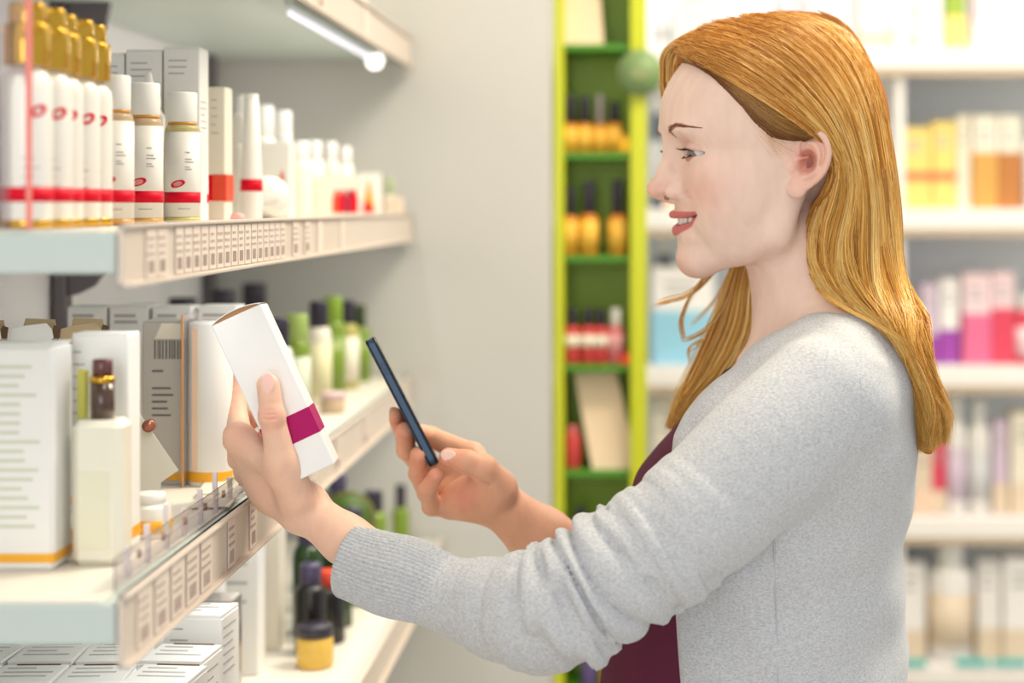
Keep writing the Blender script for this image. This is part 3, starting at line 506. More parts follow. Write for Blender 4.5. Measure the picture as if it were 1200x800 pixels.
splits = {'white carton with a sky blue lower half under her chin': .55, 'cream topped carton with a light brown front': .6, 'cream topped carton with a dark brown front at the right edge': .6, 'large pink pouch pack with a pale top': .55, 'coral pink pack beside the large pink pouch': .6, 'lilac white carton right of her hair tips': .35, 'cream and purple carton left of the pink pouch': .4, 'slim green and yellow carton on the top wall shelf': .4}
for it in items:
    Yv = 3.47 if 'behind the sky blue' not in it[1] else 3.58
    rr = bitem(*it, Y=Yv, split=splits.get(it[1]))
    if 'red-brown stripe' in it[1] or 'touching the cream spacer' in it[1]: MB().box((0, 0, .068), (.0625 if 'red' in it[1] else .05, .0635 if 'red' in it[1] else .05, .018)).build('stripe', mat('rust_print', rgb(206, 120, 80), .5), rr)
for k, (a_, b_) in enumerate([(1055, 1086), (1120, 1160), (1164, 1205)]):
    o = MB().bbox(B(PX((a_+b_)/2, 3.39), BY-.009, PZ(776, 3.39)), ((b_-a_)*3.39/F, .003, .016), .0006).build('shelf_strip', TEAL, bun)

# ================================================================== the person
# ---- signed distance modelling: smooth unions of tapered limbs, meshed with surface nets
def smin(a, b, k):
    h = np.clip(.5+.5*(b-a)/k, 0, 1); return b*(1-h)+a*h-k*h*(1-h)
def smax(a, b, k): return -smin(-a, -b, k)
def ell(p, c, r, R=None):
    q = p-np.asarray(c, float); r = np.asarray(r, float)
    if R is not None: q = q @ R
    k0 = np.sqrt(((q/r)**2).sum(1)); k1 = np.sqrt(((q/(r*r))**2).sum(1))+1e-12
    return k0*(k0-1)/k1
def cap(p, a, b, ra, rb):
    a = np.asarray(a, float); b = np.asarray(b, float); ab = b-a; pa = p-a
    t = np.clip((pa @ ab)/(ab @ ab), 0, 1); return np.sqrt(((pa-t[:, None]*ab)**2).sum(1))-(ra+t*(rb-ra))
def chain(p, pts, rs, k):
    d = None
    for i in range(len(pts)-1):
        e = cap(p, pts[i], pts[i+1], rs[i], rs[i+1]); d = e if d is None else smin(d, e, k)
    return d
def crom(pts, n):
    """Catmull-Rom through rows of numbers"""
    pts = np.asarray(pts, float); m = len(pts); t = np.linspace(0, m-1, n); i = np.clip(t.astype(int), 0, m-2); u = (t-i)[:, None]
    p0 = pts[np.clip(i-1, 0, m-1)]; p1 = pts[i]; p2 = pts[i+1]; p3 = pts[np.clip(i+2, 0, m-1)]
    return .5*((2*p1)+(-p0+p2)*u+(2*p0-5*p1+4*p2-p3)*u*u+(-p0+3*p1-3*p2+p3)*u**3)
OFF = np.array([(i, j, k) for i in (0, 1) for j in (0, 1) for k in (0, 1)])
EDG = [(a, b) for a in range(8) for b in range(8) if a < b and abs(OFF[a]-OFF[b]).sum() == 1]
def surface_nets(V, lo, h):
    S = V < 0; nx, ny, nz = V.shape
    cnt = np.zeros((nx-1, ny-1, nz-1), np.int8)
    for o in OFF: cnt += S[o[0]:nx-1+o[0], o[1]:ny-1+o[1], o[2]:nz-1+o[2]]
    cells = np.argwhere((cnt > 0) & (cnt < 8))
    vals = np.stack([V[tuple((cells+o).T)] for o in OFF], 1)
    acc = np.zeros((len(cells), 3)); n = np.zeros(len(cells))
    for a, b in EDG:
        va, vb = vals[:, a], vals[:, b]; m = (va < 0) != (vb < 0)
        t = np.where(m, va/np.where(m, va-vb, 1), 0)
        acc += np.where(m[:, None], OFF[a]+t[:, None]*(OFF[b]-OFF[a]), 0); n += m
    verts = lo+(cells+acc/n[:, None])*h
    ids = np.full((nx-1, ny-1, nz-1), -1, np.int32); ids[tuple(cells.T)] = np.arange(len(cells))
    quads = []
    for ax in range(3):
        u, v = (ax+1) % 3, (ax+2) % 3
        sl0 = [slice(1, -1)]*3; sl1 = [slice(1, -1)]*3; sl0[ax] = slice(0, -1); sl1[ax] = slice(1, None)
        A = S[tuple(sl0)]; B = S[tuple(sl1)]
        e = np.argwhere(A != B)
        if not len(e): continue
        fl = A[tuple(e.T)]; base = e.copy(); base[:, u] += 1; base[:, v] += 1
        du = np.zeros(3, int); dv = np.zeros(3, int); du[u] = 1; dv[v] = 1
        q = np.stack([ids[tuple((base-du-dv).T)], ids[tuple((base-dv).T)], ids[tuple(base.T)], ids[tuple((base-du).T)]], 1)
        q[~fl] = q[~fl][:, ::-1]; quads.append(q)
    return verts, np.concatenate(quads)
def sdf_mesh(fn, lo, hi, h, slack=1.35, extra=0.0):
    lo = np.asarray(lo, float); hi = np.asarray(hi, float); B = 6
    nb = np.ceil((hi-lo)/(h*B)).astype(int)+1; n = nb*B
    g = np.stack(np.meshgrid(*[lo[i]+(np.arange(nb[i])*B+(B-1)/2)*h for i in range(3)], indexing='ij'), -1).reshape(-1, 3)
    d = np.concatenate([fn(c) for c in np.array_split(g, max(1, len(g)//300000))]).reshape(nb)
    act = np.abs(d) < (B+1)*h*.87*slack+extra
    big = lambda a: a.repeat(B, 0).repeat(B, 1).repeat(B, 2)
    V = np.where(big(d) < 0, -1.0, 1.0); M = big(act)
    idx = np.argwhere(M)
    out = np.empty(len(idx))
    for k in range(0, len(idx), 400000): out[k:k+400000] = fn(lo+idx[k:k+400000]*h)
    V[tuple(idx.T)] = out
    return surface_nets(V, lo, h)
def np_mesh(name, verts, quads, mats, parent=None, colors=None, mi=None):
    me = bpy.data.meshes.new(name); nv, nf, k = len(verts), len(quads), quads.shape[1]
    me.vertices.add(nv); me.vertices.foreach_set('co', np.asarray(verts, np.float32).ravel())
    me.loops.add(nf*k); me.loops.foreach_set('vertex_index', quads.astype(np.int32).ravel())
    me.polygons.add(nf); me.polygons.foreach_set('loop_start', np.arange(0, nf*k, k, dtype=np.int32))
    me.polygons.foreach_set('use_smooth', np.ones(nf, bool))
    for m in (mats if isinstance(mats, list) else [mats]): me.materials.append(m)
    if mi is not None: me.polygons.foreach_set('material_index', mi.astype(np.int32))
    if colors is not None:
        a = me.attributes.new('tint', 'FLOAT_COLOR', 'POINT'); c = np.ones((nv, 4), np.float32); c[:, :3] = colors; a.data.foreach_set('color', c.ravel())
    me.update(calc_edges=True); me.validate()
    o = bpy.data.objects.new(name, me); COL.objects.link(o); o.parent = parent; return o
def pv(px, py, Y): return np.array(P(px, py, Y))

# ---- head frame: f forward, h up, l towards her left (the camera's side), millimetres
YAW = math.radians(12); CY, SY = math.cos(YAW), math.sin(YAW)
HC = pv(910, 150, 1.545)
FW = np.array([-CY, -SY, 0]); LT = np.array([SY, -CY, 0]); UP = np.array([0, 0, 1.])
def to_head(p): q = (p-HC)*1000; return np.stack([q @ FW, q @ UP, q @ LT], 1)
def from_head(f, h, l): return HC+(FW*f+UP*h+LT*l)/1000

MOUTH_W = 36.
def mouth_curves(t):
    """t = |l|/28: arc of the lips (f), upper lip line, upper edge and lower edge of the gap, lower lip line"""
    fa = 94.-27*t**2
    return fa, -78.2+1.8*t**2, -81.6+3.8*t**2, -88.6+10.5*t**1.8, -92.6+14.6*t**1.8
def head_sdf(H):
    f, h, l = H[:, 0], H[:, 1], H[:, 2]; al = np.abs(l); S = np.stack([f, h, al], 1)
    d = ell(S, (5, 10, 0), (97.5, 86, 73))
    d = smin(d, ell(S, (56, 8, 0), (48.5, 48, 56)), 16)               # forehead
    d = smin(d, ell(S, (48, -56, 0), (47, 56, 50)), 14)             # upper jaw
    d = smin(d, ell(S, (66, -48, 33), (22, 19, 20)), 14)            # cheek
    d = smin(d, cap(S, (70, -40, 40), (8, -34, 54), 11, 10), 16)   # cheekbone
    d = smin(d, ell(S, (42, -78, 27), (40, 42, 26)), 16); d = smin(d, ell(S, (34, -58, 32), (42, 36, 29)), 16)            # lower cheek
    d = smin(d, ell(S, (76, -116.5, 0), (16.2, 17, 20)), 18)          # chin
    d = smin(d, cap(S, (70, -117, 10), (14, -95, 44), 13.5, 12.5), 16)   # jaw
    d = smin(d, cap(S, (14, -95, 45), (-2, -45, 50), 12, 12), 14)
    d = smin(d, ell(S, (84, -3, 22), (19, 9, 22)), 9)               # brow
    # eye sockets, lids
    m = (f > 55) & (np.abs(h+22) < 40) & (al < 70)
    if m.any():
        s = S[m]; e = d[m]
        e = smax(e, -ell(s, (106, -22, 28), (17, 11, 17)), 11)
        e = smax(e, -ell(s, (104, -20, 14), (9, 12, 6)), 8)
        ball = np.sqrt((s[:, 0]-80)**2+(s[:, 1]+24)**2+(s[:, 2]-31)**2)
        lid = ball-13.4
        e = smin(e, np.where(s[:, 1] > -24, lid-.35, lid+.2), 3.0)
        q = (s[:, 2]-31)/14.5; qq = np.clip(1-q*q, 0, 1)
        hu = -22.6+2.6*qq-.8*q; hl = -24.6-3.4*qq-.6*q
        slit = np.maximum(np.maximum(s[:, 1]-hu, hl-s[:, 1]), np.maximum(np.abs(s[:, 2]-31.5)-14, 66-s[:, 0]))
        slit = np.maximum(slit, ball-17)
        e = smax(e, -slit, .6)
        # lid crease
        cl = np.stack([80+np.sqrt(np.clip(14.2**2-(9.0)**2-(np.clip(s[:, 2], 25, 43)-31)**2, 4, None)), np.full(len(s), -15.2), np.clip(s[:, 2], 25, 43)], 1); e = smax(e, -(np.sqrt(((s-cl)**2).sum(1))-.3), 1.6)
        d[m] = e
    # nose
    m = (f > 70) & (np.abs(h+42) < 45) & (al < 36)
    if m.any():
        s = S[m]; e = d[m]
        b = chain(s, [(98.5, -10, 0), (98.5, -24, 0), (103.2, -40, 0), (110, -54, 0)], [6.5, 6.0, 6.6, 7.6], 5)
        b = smin(b, ell(s, (111.2, -55.5, 0), (8.8, 7.4, 7.6)), 5)
        b = smin(b, ell(s, (97.5, -57.5, 10.2), (9.5, 7.2, 6.6)), 4)
        b = smin(b, cap(s, (98, -45, 5), (90, -54, 11), 6, 6), 6)
        e = smin(e, b, 5)
        e = smin(e, cap(s, (108, -61, 0), (97, -65, 0), 4.2, 4), 3)
        e = smax(e, -ell(s, (103.0, -65.4, 6.8), (6.0, 3.2, 2.6)), 1.2)
        e = smax(e, -(cap(s, (91, -53, 19.0), (89, -60, 18.5), .3, .3)), 6)
        d[m] = e
    # mouth
    m = (f > 50) & (np.abs(h+86) < 40) & (al < 46)
    if m.any():
        s = S[m]; e = d[m]; t = np.clip(s[:, 2]/MOUTH_W, 0, 1); fa, hu, g1, g2, hl = mouth_curves(t)
        over = np.maximum(s[:, 2]-MOUTH_W, 0)
        up = np.sqrt(((s[:, 0]-fa-.6)/1.15)**2+(s[:, 1]-hu)**2+over**2)-(4.4-3.0*t**1.3)
        e = smin(e, up, 3.5)
        lo = np.sqrt(((s[:, 0]-fa+3.4-2*t)/1.1)**2+(s[:, 1]-hl)**2+over**2)-(5.6-3.9*t**1.4)
        e = smin(e, lo, 3.5)
        gap = np.maximum(np.maximum(s[:, 1]-g1, g2-s[:, 1]), np.maximum(s[:, 2]-MOUTH_W, fa-17-s[:, 0]))
        e = smax(e, -gap, 1.2)
        e = smax(e, -(cap(s, (70, -74, 38.5), (67, -83, 38.5), 1.2, 1.0)), 6)   # smile corner
        e = smax(e, -(cap(s, (87, -60, 25), (74, -73, 39), .6, .6)), 8)      # nasolabial fold
        e = smin(e, ell(s, (80, -98, 10), (9, 7, 14)), 8)
        d[m] = e
    # her left ear
    A = -(f+8.0); L = l-71.5; ph = math.radians(24)
    E = np.stack([A*math.cos(ph)+L*math.sin(ph), h+34.5, -A*math.sin(ph)+L*math.cos(ph)], 1)/1.07
    m = (np.abs(E[:, 0]) < 32) & (np.abs(E[:, 1]) < 42) & (np.abs(E[:, 2]) < 22)
    if m.any():
        s = E[m]
        R = np.array([[math.cos(.30), -math.sin(.30), 0], [math.sin(.30), math.cos(.30), 0], [0, 0, 1]]).T
        e = ell(s, (2.5, 4.5, -1.5), (15.0, 23.5, 3.6), R)
        e = smin(e, ell(s, (-10.5, -19, 0), (8, 8.5, 3.6)), 5)
        rim = [(-9, 9, 1), (-9.5, 16, 2.2), (-6.5, 21.5, 2.6), (-1, 24.8, 2.8), (5.5, 25.6, 2.8), (11, 22.6, 2.8), (14.6, 15.8, 2.6), (15.4, 7, 2.4), (12.5, -3, 2), (6.5, -11.5, 1.6), (-2, -18.2, 1)]
        rim = crom(rim, 24)
        rd = chain(s, rim, [2.7]*24, .5)
        anti = crom([(0, 18, .5), (5.5, 14.5, 1.4), (8.2, 8, 1.8), (8.6, 1, 2), (5.5, -6, 1.8), (-1.5, -10, 1.2), (-7, -11, .8)], 16)
        e = smin(e, chain(s, anti, [2.3]*16, .5), 1.6)
        sc = crom([(-2, 20.5, 3.6), (5, 20.8, 3.8), (10.4, 16.5, 3.8), (11.9, 8, 3.8), (10.5, 0, 3.6)], 12)
        e = smax(e, -chain(s, sc, [2.1]*12, .5), 1.5)
        e = smin(e, rd, 1.2)
        e = smax(e, -ell(s, (-1.4, 3.0, 3.0), (7.0, 9.4, 8.5)), 2.0)
        e = smax(e, -ell(s, (-7, -1.8, 3.0), (6.6, 5.0, 8.5)), 2.0)
        e = smax(e, -cap(s, (-8, -3, 4), (-12, -8, 5), 2.3, 2.0), 1.4)
        e = smin(e, cap(s, (-9, 4.2, .8), (-1, 6.0, -.6), 1.5, 1.1), 1.6)
        e = smin(e, ell(s, (-14.5, -1.5, .5), (3.6, 5.2, 3.2)), 2.5)
        full = d[m].copy(); d[m] = smin(full, e*1.07, 2.2)
    return d
NECK = [pv(931, 300, 1.545), pv(951, 375, 1.545), pv(966, 440, 1.55)]
# ---- torso: stacked ellipses   (row: photo y, front x, back x, half width)
ROWS = [(352, 968, 1020, .045), (366, 945, 1036, .072), (383, 915, 1046, .100), (410, 882, 1054, .132), (440, 850, 1060, .155), (470, 822, 1063, .168), (500, 797, 1064, .172),
        (535, 765, 1064, .168), (565, 745, 1061, .163), (620, 738, 1051, .150), (700, 724, 1050, .142), (800, 706, 1055, .150), (900, 706, 1072, .165), (1000, 722, 1082, .175), (1060, 735, 1080, .172)]
RW = crom(ROWS, 90); RZ = PZ(RW[:, 0], 1.545); RA = (RW[:, 2]-RW[:, 1])/2*1.545/F; RX = ((RW[:, 2]+RW[:, 1])/2-VX)*1.545/F; RB = RW[:, 3]
def torso(p, grow=0.0):
    z = p[:, 2]; o = np.argsort(RZ); zz = RZ[o]
    xc = np.interp(z, zz, RX[o]); a = np.interp(z, zz, RA[o])+grow; b = np.interp(z, zz, RB[o])+grow
    x = (p[:, 0]-xc)/a; y = (p[:, 1]-1.548)/b; k = np.sqrt(x*x+y*y)+1e-9
    d = (k-1)*np.minimum(a, b)*.92
    return np.maximum(d, np.maximum(z-zz[-1]-grow, zz[0]-z))
def skin_head(p):
    d = head_sdf(to_head(p))/1000
    d = smin(d, chain(p, NECK, [.0450, .0475, .062], .02), .014)
    tr = cap(p, NECK[1]+np.array([.02, 0, 0]), pv(985, 425, 1.43), .032, .03)
    d = smin(d, tr, .03); tr = cap(p, NECK[1]+np.array([.02, 0, 0]), pv(985, 425, 1.66), .032, .03)
    d = smin(d, tr, .03)
    d = smin(d, cap(p, NECK[1]+np.array([-.028, -.012, 0]), pv(880, 425, 1.53), .012, .012), .02)   # neck muscle
    d = smin(d, torso(p, -.006), .02)
    return d
skin_h = .00095   # metres per cell
v1, q1 = sdf_mesh(skin_head, P(742, 470, 1.545)+Vector((.0, -.115, 0)), P(1060, 10, 1.545)+Vector((0, .12, 0)), skin_h)
H1 = to_head(v1)

# ---- her left hand (holding the carton) and forearm
def hand_l(p):
    wr = pv(362, 600, 1.437)
    d = chain(p, [pv(560, 705, 1.375), pv(470, 668, 1.405), pv(405, 632, 1.425), wr], [.022, .0205, .0195, .0182], .01)
    mcp = [pv(281, 514, 1.437), pv(284, 534, 1.455), pv(294, 554, 1.468), pv(307, 570, 1.477)]
    for q, r in zip(mcp, (.0118, .0118, .0112, .0105)): d = smin(d, cap(p, wr+(q-wr)*.12, q, .0155, r), .013)
    d = smin(d, ell(p, pv(318, 562, 1.445), (.022, .02, .028)), .012)
    th = [pv(346, 580, 1.420), pv(329, 537, 1.398), pv(319, 489, 1.3895), pv(314, 451, 1.3895)]
    t = chain(p, th, [.0165, .0125, .0098, .0092], .004)
    t = smin(t, ell(p, pv(318.5, 487, 1.387), (.0107, .0096, .011)), .003)
    for dy in (-4, 1, 6):
        y = 484+dy; t = smax(t, -cap(p, pv(308, y+1, 1.3785), pv(329, y, 1.3785), .0006, .0006), .0022)
    d = smin(d, t, .009)
    d = smin(d, cap(p, pv(330, 552, 1.405), pv(287, 520, 1.432), .011, .009), .014)
    fi = [[mcp[0], pv(275, 474, 1.468), pv(273, 447, 1.474), pv(275, 431, 1.473)], [mcp[1], pv(280, 500, 1.488), pv(312, 478, 1.480), pv(334, 466, 1.466)],
          [mcp[2], pv(297, 522, 1.494), pv(330, 503, 1.482), pv(350, 493, 1.466)], [mcp[3], pv(315, 545, 1.494), pv(345, 530, 1.482), pv(362, 523, 1.466)]]
    for c, r in zip(fi, ([.0108, .0096, .0082, .0066], [.0112, .0094, .0082, .0074], [.0106, .009, .008, .0072], [.0096, .0082, .0072, .0064])):
        d = smin(d, chain(p, c, r, .003), .006)
    for q in mcp[:3]: d = smin(d, ell(p, q+np.array([-.004, -.003, .002]), (.009, .009, .009)), .007)
    # thumb nail
    d = np.minimum(d, ell(p, pv(314, 448, 1.3808), (.0064, .0012, .0082)))
    return d
v2, q2 = sdf_mesh(hand_l, P(240, 720, 1.37)+Vector((0, -.01, 0)), P(520, 415, 1.51)+Vector((.0, .0, .01)), .001)
# ---- her right hand (holding the phone) and forearm
def hand_r(p):
    wr = pv(583, 589, 1.565)
    d = chain(p, [pv(740, 720, 1.62), pv(690, 678, 1.60), pv(635, 632, 1.583), wr], [.040, .036, .0285, .0205], .01)
    mcp = [pv(553, 533, 1.592), pv(538, 552, 1.597), pv(529, 574, 1.586), pv(528, 594, 1.566)]
    for q, r in zip(mcp, (.0122, .012, .0115, .011)): d = smin(d, cap(p, wr+(q-wr)*.15, q, .016, r), .012)
    d = smin(d, ell(p, pv(548, 583, 1.556), (.024, .014, .018)), .012)
    d = smin(d, ell(p, pv(572, 570, 1.553), (.022, .014, .018)), .012)
    th = [pv(585, 572, 1.549), pv(567, 549, 1.535), pv(546, 541, 1.529), pv(526, 536, 1.529)]
    t = chain(p, th, [.0155, .0122, .0104, .0088], .004); d = smin(d, t, .010)
    fi = [[mcp[0], pv(505, 512, 1.612), pv(472, 502, 1.588), pv(461, 487, 1.562)], [mcp[1], pv(496, 548, 1.604), pv(476, 527, 1.574), pv(474, 505, 1.551)],
          [mcp[2], pv(501, 577, 1.585), pv(490, 555, 1.554), pv(491, 533, 1.535)], [mcp[3], pv(506, 593, 1.556), pv(501, 573, 1.535), pv(511, 557, 1.526)]]
    for c, r in zip(fi, ([.011, .0096, .0086, .0080], [.0112, .0098, .0088, .0082], [.0108, .0094, .0086, .0080], [.0098, .0086, .0078, .0070])):
        d = smin(d, chain(p, c, r, .003), .004)
    d = np.minimum(d, ell(p, pv(524.5, 532.5, 1.5215), (.0068, .0014, .0050)))
    d = smax(d, -cap(p, pv(526, 548, 1.519), pv(572, 567, 1.530), .0010, .0012), .004)     # palm crease under the thumb
    return d
v3, q3 = sdf_mesh(hand_r, P(445, 730, 1.50)+Vector((0, 0, -.03)), P(715, 470, 1.66)+Vector((.03, 0, .01)), .001)
# ---- legs and hidden trunk, coarse
GX = RX[np.argmin(np.abs(RW[:, 0]-1000))]
def legs(p):
    d = ell(p, (GX, 1.548, .93), (.125, .165, .14))
    for s in (-1, 1):
        x = GX; y = 1.548+s*.085
        d = smin(d, chain(p, [(x, y, .85), (x-.01, y, .50), (x+.015, y, .10), (x+.015, y, .075)], [.082, .055, .036, .036], .03), .03)
        d = smin(d, cap(p, (x+.02, y, .045), (x-.14, y, .035), .035, .028), .03)
    return d
def trunk(p):
    d = smin(torso(p, -.008), legs(p), .03)
    return d
v4, q4 = sdf_mesh(trunk, (GX-.25, 1.30, -.01), (GX+.22, 1.80, P(0, 460, 1.545).z), .008)
# ---- colour of the skin
def lerp(a, b, t): return a*(1-t[:, None])+np.asarray(b)*t[:, None]
SK = np.array(rgb(238, 207, 191)[:3]); LIP = np.array(rgb(205, 106, 104)[:3]); RED = np.array(rgb(232, 164, 142)[:3])
def ss(a, b, x): t = np.clip((x-a)/(b-a), 0, 1); return t*t*(3-2*t)
c1 = np.tile(SK, (len(v1), 1)); f, h, l = H1[:, 0], H1[:, 1], H1[:, 2]; al = np.abs(l)
g = lambda cf, ch, cl, r: np.exp(-(((f-cf)/r)**2+((h-ch)/r)**2+((al-cl)/r)**2))
c1 = lerp(c1, RED, .65*g(72, -55, 38, 20)); c1 = lerp(c1, RED, .6*g(114, -58, 0, 13)); c1 = lerp(c1, RED, .5*g(84, -128, 0, 16))
c1 = lerp(c1, RED, .55*g(88, -18, 30, 9))
c1 = lerp(c1, RED, .5*np.exp(-((f+8)/20)**4-((h+34)/32)**4)*(l > 66)); c1 = lerp(c1, np.array(rgb(200, 112, 96)[:3]), .75*np.exp(-((f+7)/8.5)**4-((h+31)/11)**4)*ss(78, 72, l)*(l > 55))
t = np.clip(al/MOUTH_W, 0, 1); fa, hu, g1, g2, hl = mouth_curves(t)
ru = 4.6-3.0*t**1.3; rl = 6.0-4.2*t**1.3
lipm = np.maximum(np.minimum(hu+ru*.72-h, h-g1+2), np.minimum(g2+2.5-h, h-hl+rl*.80))
lipm = np.minimum(lipm, np.minimum(MOUTH_W-.5-al, f-fa+9)); c1 = lerp(c1, LIP, .95*ss(-.7, .7, lipm))
inside = (al < MOUTH_W-2) & (h < g1+.4) & (h > g2-.4) & (f < fa-3.0) & (f > 50); c1 = lerp(c1, np.array([.12, .02, .02]), inside*1.0)
inn = np.sqrt((f-103)**2+(h+64)**2+(al-6.8)**2) < 3.8; c1 = lerp(c1, np.array(rgb(120, 50, 40)[:3]), inn*.7*(h > -68))
ball = np.sqrt((f-80)**2+(h+24)**2+(al-31)**2); rim = (ball < 13.2) & (f > 66); c1 = lerp(c1, np.array(rgb(178, 105, 95)[:3]), rim*.8)
lidc = (ball < 15) & (h > -22) & (h < -12) & (f > 80); c1 = lerp(c1, np.array(rgb(214, 160, 142)[:3]), lidc*.4)
HAND = np.array(rgb(238, 196, 172)[:3])
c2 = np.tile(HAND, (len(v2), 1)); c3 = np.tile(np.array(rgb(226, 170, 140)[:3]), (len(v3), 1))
def near(v, q, r): return np.exp(-(((v-q)/r)**2).sum(1))
for q in ((281, 514, 1.43), (284, 534, 1.45), (318, 487, 1.38), (275, 474, 1.46), (275, 440, 1.47)): c2 = lerp(c2, RED*.96, .6*near(v2, pv(*q), .012))
nail = (ell(v2, pv(314, 448, 1.3808), (.0066, .0020, .0084)) < 0); c2 = lerp(c2, np.array(rgb(246, 205, 196)[:3]), nail*1.0)
for q in ((461, 487, 1.583), (470, 504, 1.555), (487, 532, 1.538), (511, 557, 1.526), (526, 536, 1.529), (545, 585, 1.54)): c3 = lerp(c3, np.array(rgb(222, 140, 116)[:3]), .6*near(v3, pv(*q), .014))
nail3 = (ell(v3, pv(524.5, 532.5, 1.5215), (.0070, .0024, .0052)) < 0); c3 = lerp(c3, np.array(rgb(250, 214, 200)[:3]), nail3*1.0)
c4 = np.tile(SK, (len(v4), 1))
Vb = np.concatenate([v1, v2, v3, v4]); n1, n2, n3 = len(v1), len(v2), len(v3)
Qb = np.concatenate([q1, q2+n1, q3+n1+n2, q4+n1+n2+n3]); Cb = np.concatenate([c1, c2, c3, c4])
def skin_material():
    m = bpy.data.materials.new('skin'); m.use_nodes = True; nt = m.node_tree; b = nt.nodes['Principled BSDF']
    a = nt.nodes.new('ShaderNodeAttribute'); a.attribute_name = 'tint'
    n = nt.nodes.new('ShaderNodeTexNoise'); n.inputs['Scale'].default_value = 60; n.inputs['Detail'].default_value = 5
    mr = nt.nodes.new('ShaderNodeMapRange'); mr.inputs[1].default_value = .3; mr.inputs[2].default_value = .7; mr.inputs[3].default_value = .94; mr.inputs[4].default_value = 1.03
    nt.links.new(n.outputs[0], mr.inputs[0])
    vm = nt.nodes.new('ShaderNodeVectorMath'); vm.operation = 'SCALE'; nt.links.new(a.outputs['Color'], vm.inputs[0]); nt.links.new(mr.outputs[0], vm.inputs['Scale'])
    nt.links.new(vm.outputs[0], b.inputs['Base Color'])
    b.inputs['Roughness'].default_value = .5; b.inputs['Specular IOR Level'].default_value = .35
    b.inputs['Subsurface Weight'].default_value = .25; b.inputs['Subsurface Radius'].default_value = (1, .35, .2); b.inputs['Subsurface Scale'].default_value = .006
    n2 = nt.nodes.new('ShaderNodeTexNoise'); n2.inputs['Scale'].default_value = 900; bp = nt.nodes.new('ShaderNodeBump'); bp.inputs['Strength'].default_value = .08; bp.inputs['Distance'].default_value = .0006
    nt.links.new(n2.outputs[0], bp.inputs['Height']); nt.links.new(bp.outputs[0], b.inputs['Normal'])
    return m
person = thing('person', 'woman with long red-blonde hair in a grey cardigan holding a carton and a phone', 'person', (0, 0, 0))
body = np_mesh('body', Vb, Qb, skin_material(), person, Cb)

# ---- eyes, teeth, brows, lashes
def uv_ball(c, r, n=28):
    vs = []; fs = []
    for i in range(n+1):
        th = math.pi*i/n
        for j in range(n): ph = 2*math.pi*j/n; vs.append((math.cos(th), math.sin(th)*math.cos(ph), math.sin(th)*math.sin(ph)))
    for i in range(n):
        for j in range(n): k = (j+1) % n; fs.append((i*n+j, (i+1)*n+j, (i+1)*n+k, i*n+k))
    return np.array(vs)*r, fs
m_white = mat('eye_white', rgb(214, 204, 198), .15, spec=.6, var=.02); m_iris = mat('iris_grey', rgb(122, 116, 104), .12, spec=.7, var=.25, scale=900); m_pupil = mat('pupil', rgb(16, 14, 14), .08, spec=.8)
gz = np.array([.80, -.34, .48]); gz /= np.linalg.norm(gz)
for s in (1, -1):
    vs, fs = uv_ball(None, 12.0); ax = np.array([gz[0], gz[1], gz[2]*s]); t1 = np.cross(ax, (0, 1, 0)); t1 /= np.linalg.norm(t1); t2 = np.cross(ax, t1)
    pts = vs[:, :1]*ax+vs[:, 1:2]*t1+vs[:, 2:3]*t2
    W = [from_head(80+q[0], -24+q[1], s*31+q[2]) for q in pts]
    mb = MB(); mb.add(W, fs, 0, True)
    o = mb.build('eye', [m_white, m_iris, m_pupil], person)
    n = 28
    for i, pl in enumerate(o.data.polygons):
        row = i//n; ang = (row+.5)/n*math.pi
        pl.material_index = 2 if ang < .2 else (1 if ang < .56 else 0)
m_tooth = mat('tooth', rgb(242, 236, 226), .2, var=.02)
for i in range(-4, 5):
    if i == 0: continue
    l0 = (abs(i)-.5)*6.2*np.sign(i); t0 = min(abs(l0)/MOUTH_W, 1); fa = mouth_curves(t0)[0]
    mb = MB(); hgt = 8.4-1.1*abs(abs(i)-1)
    ang = math.atan2(40*l0/MOUTH_W**2, 1)
    prof = []
    vs = []; fs = []; N = 12; K = 6
    for k in range(K+1):
        zz = -79.-(hgt)*k/K; ww = 3.0*(1-.10*(1-k/K)) * (math.sqrt(max(0, 1-max(0, (k/K-.78)/.22)**2*.75)))
        for j in range(N):
            a = 2*math.pi*j/N; u = ww*np.sign(math.cos(a))*abs(math.cos(a))**.6; dpt = 2.4*np.sign(math.sin(a))*abs(math.sin(a))**.7
            vs.append(from_head(fa-5.2-1.5*t0+dpt*math.cos(ang)-u*math.sin(ang)*1.0, zz, l0+u*math.cos(ang)+dpt*math.sin(ang)))
    for k in range(K):
        for j in range(N): jj = (j+1) % N; fs.append((k*N+j, k*N+jj, (k+1)*N+jj, (k+1)*N+j))
    fs.append(tuple(range(N))); fs.append(tuple(K*N+j for j in range(N)))
    mb.add(vs, fs, 0, True); mb.build('tooth', m_tooth, person)
def head_sdf1(q): return head_sdf(np.array([q], float))[0]
def proj_out(fh, l0, l1, n=60):
    """first skin point from outside along l at (f,h)"""
    ls = np.linspace(l1, l0, n); d = head_sdf(np.stack([np.full(n, fh[0]), np.full(n, fh[1]), ls], 1)); k = np.argmax(d < 0); return ls[k] if (d < 0).any() else None
def proj_front(h, l, f0=70, f1=125, n=110):
    fs_ = np.linspace(f1, f0, n); d = head_sdf(np.stack([fs_, np.full(n, h), np.full(n, l)], 1)); k = np.argmax(d < 0); return fs_[k] if (d < 0).any() else 85
m_brow = mat('brow_hair', rgb(150, 92, 62), .5, var=.2); m_lash = mat('lash', rgb(42, 28, 24), .4)
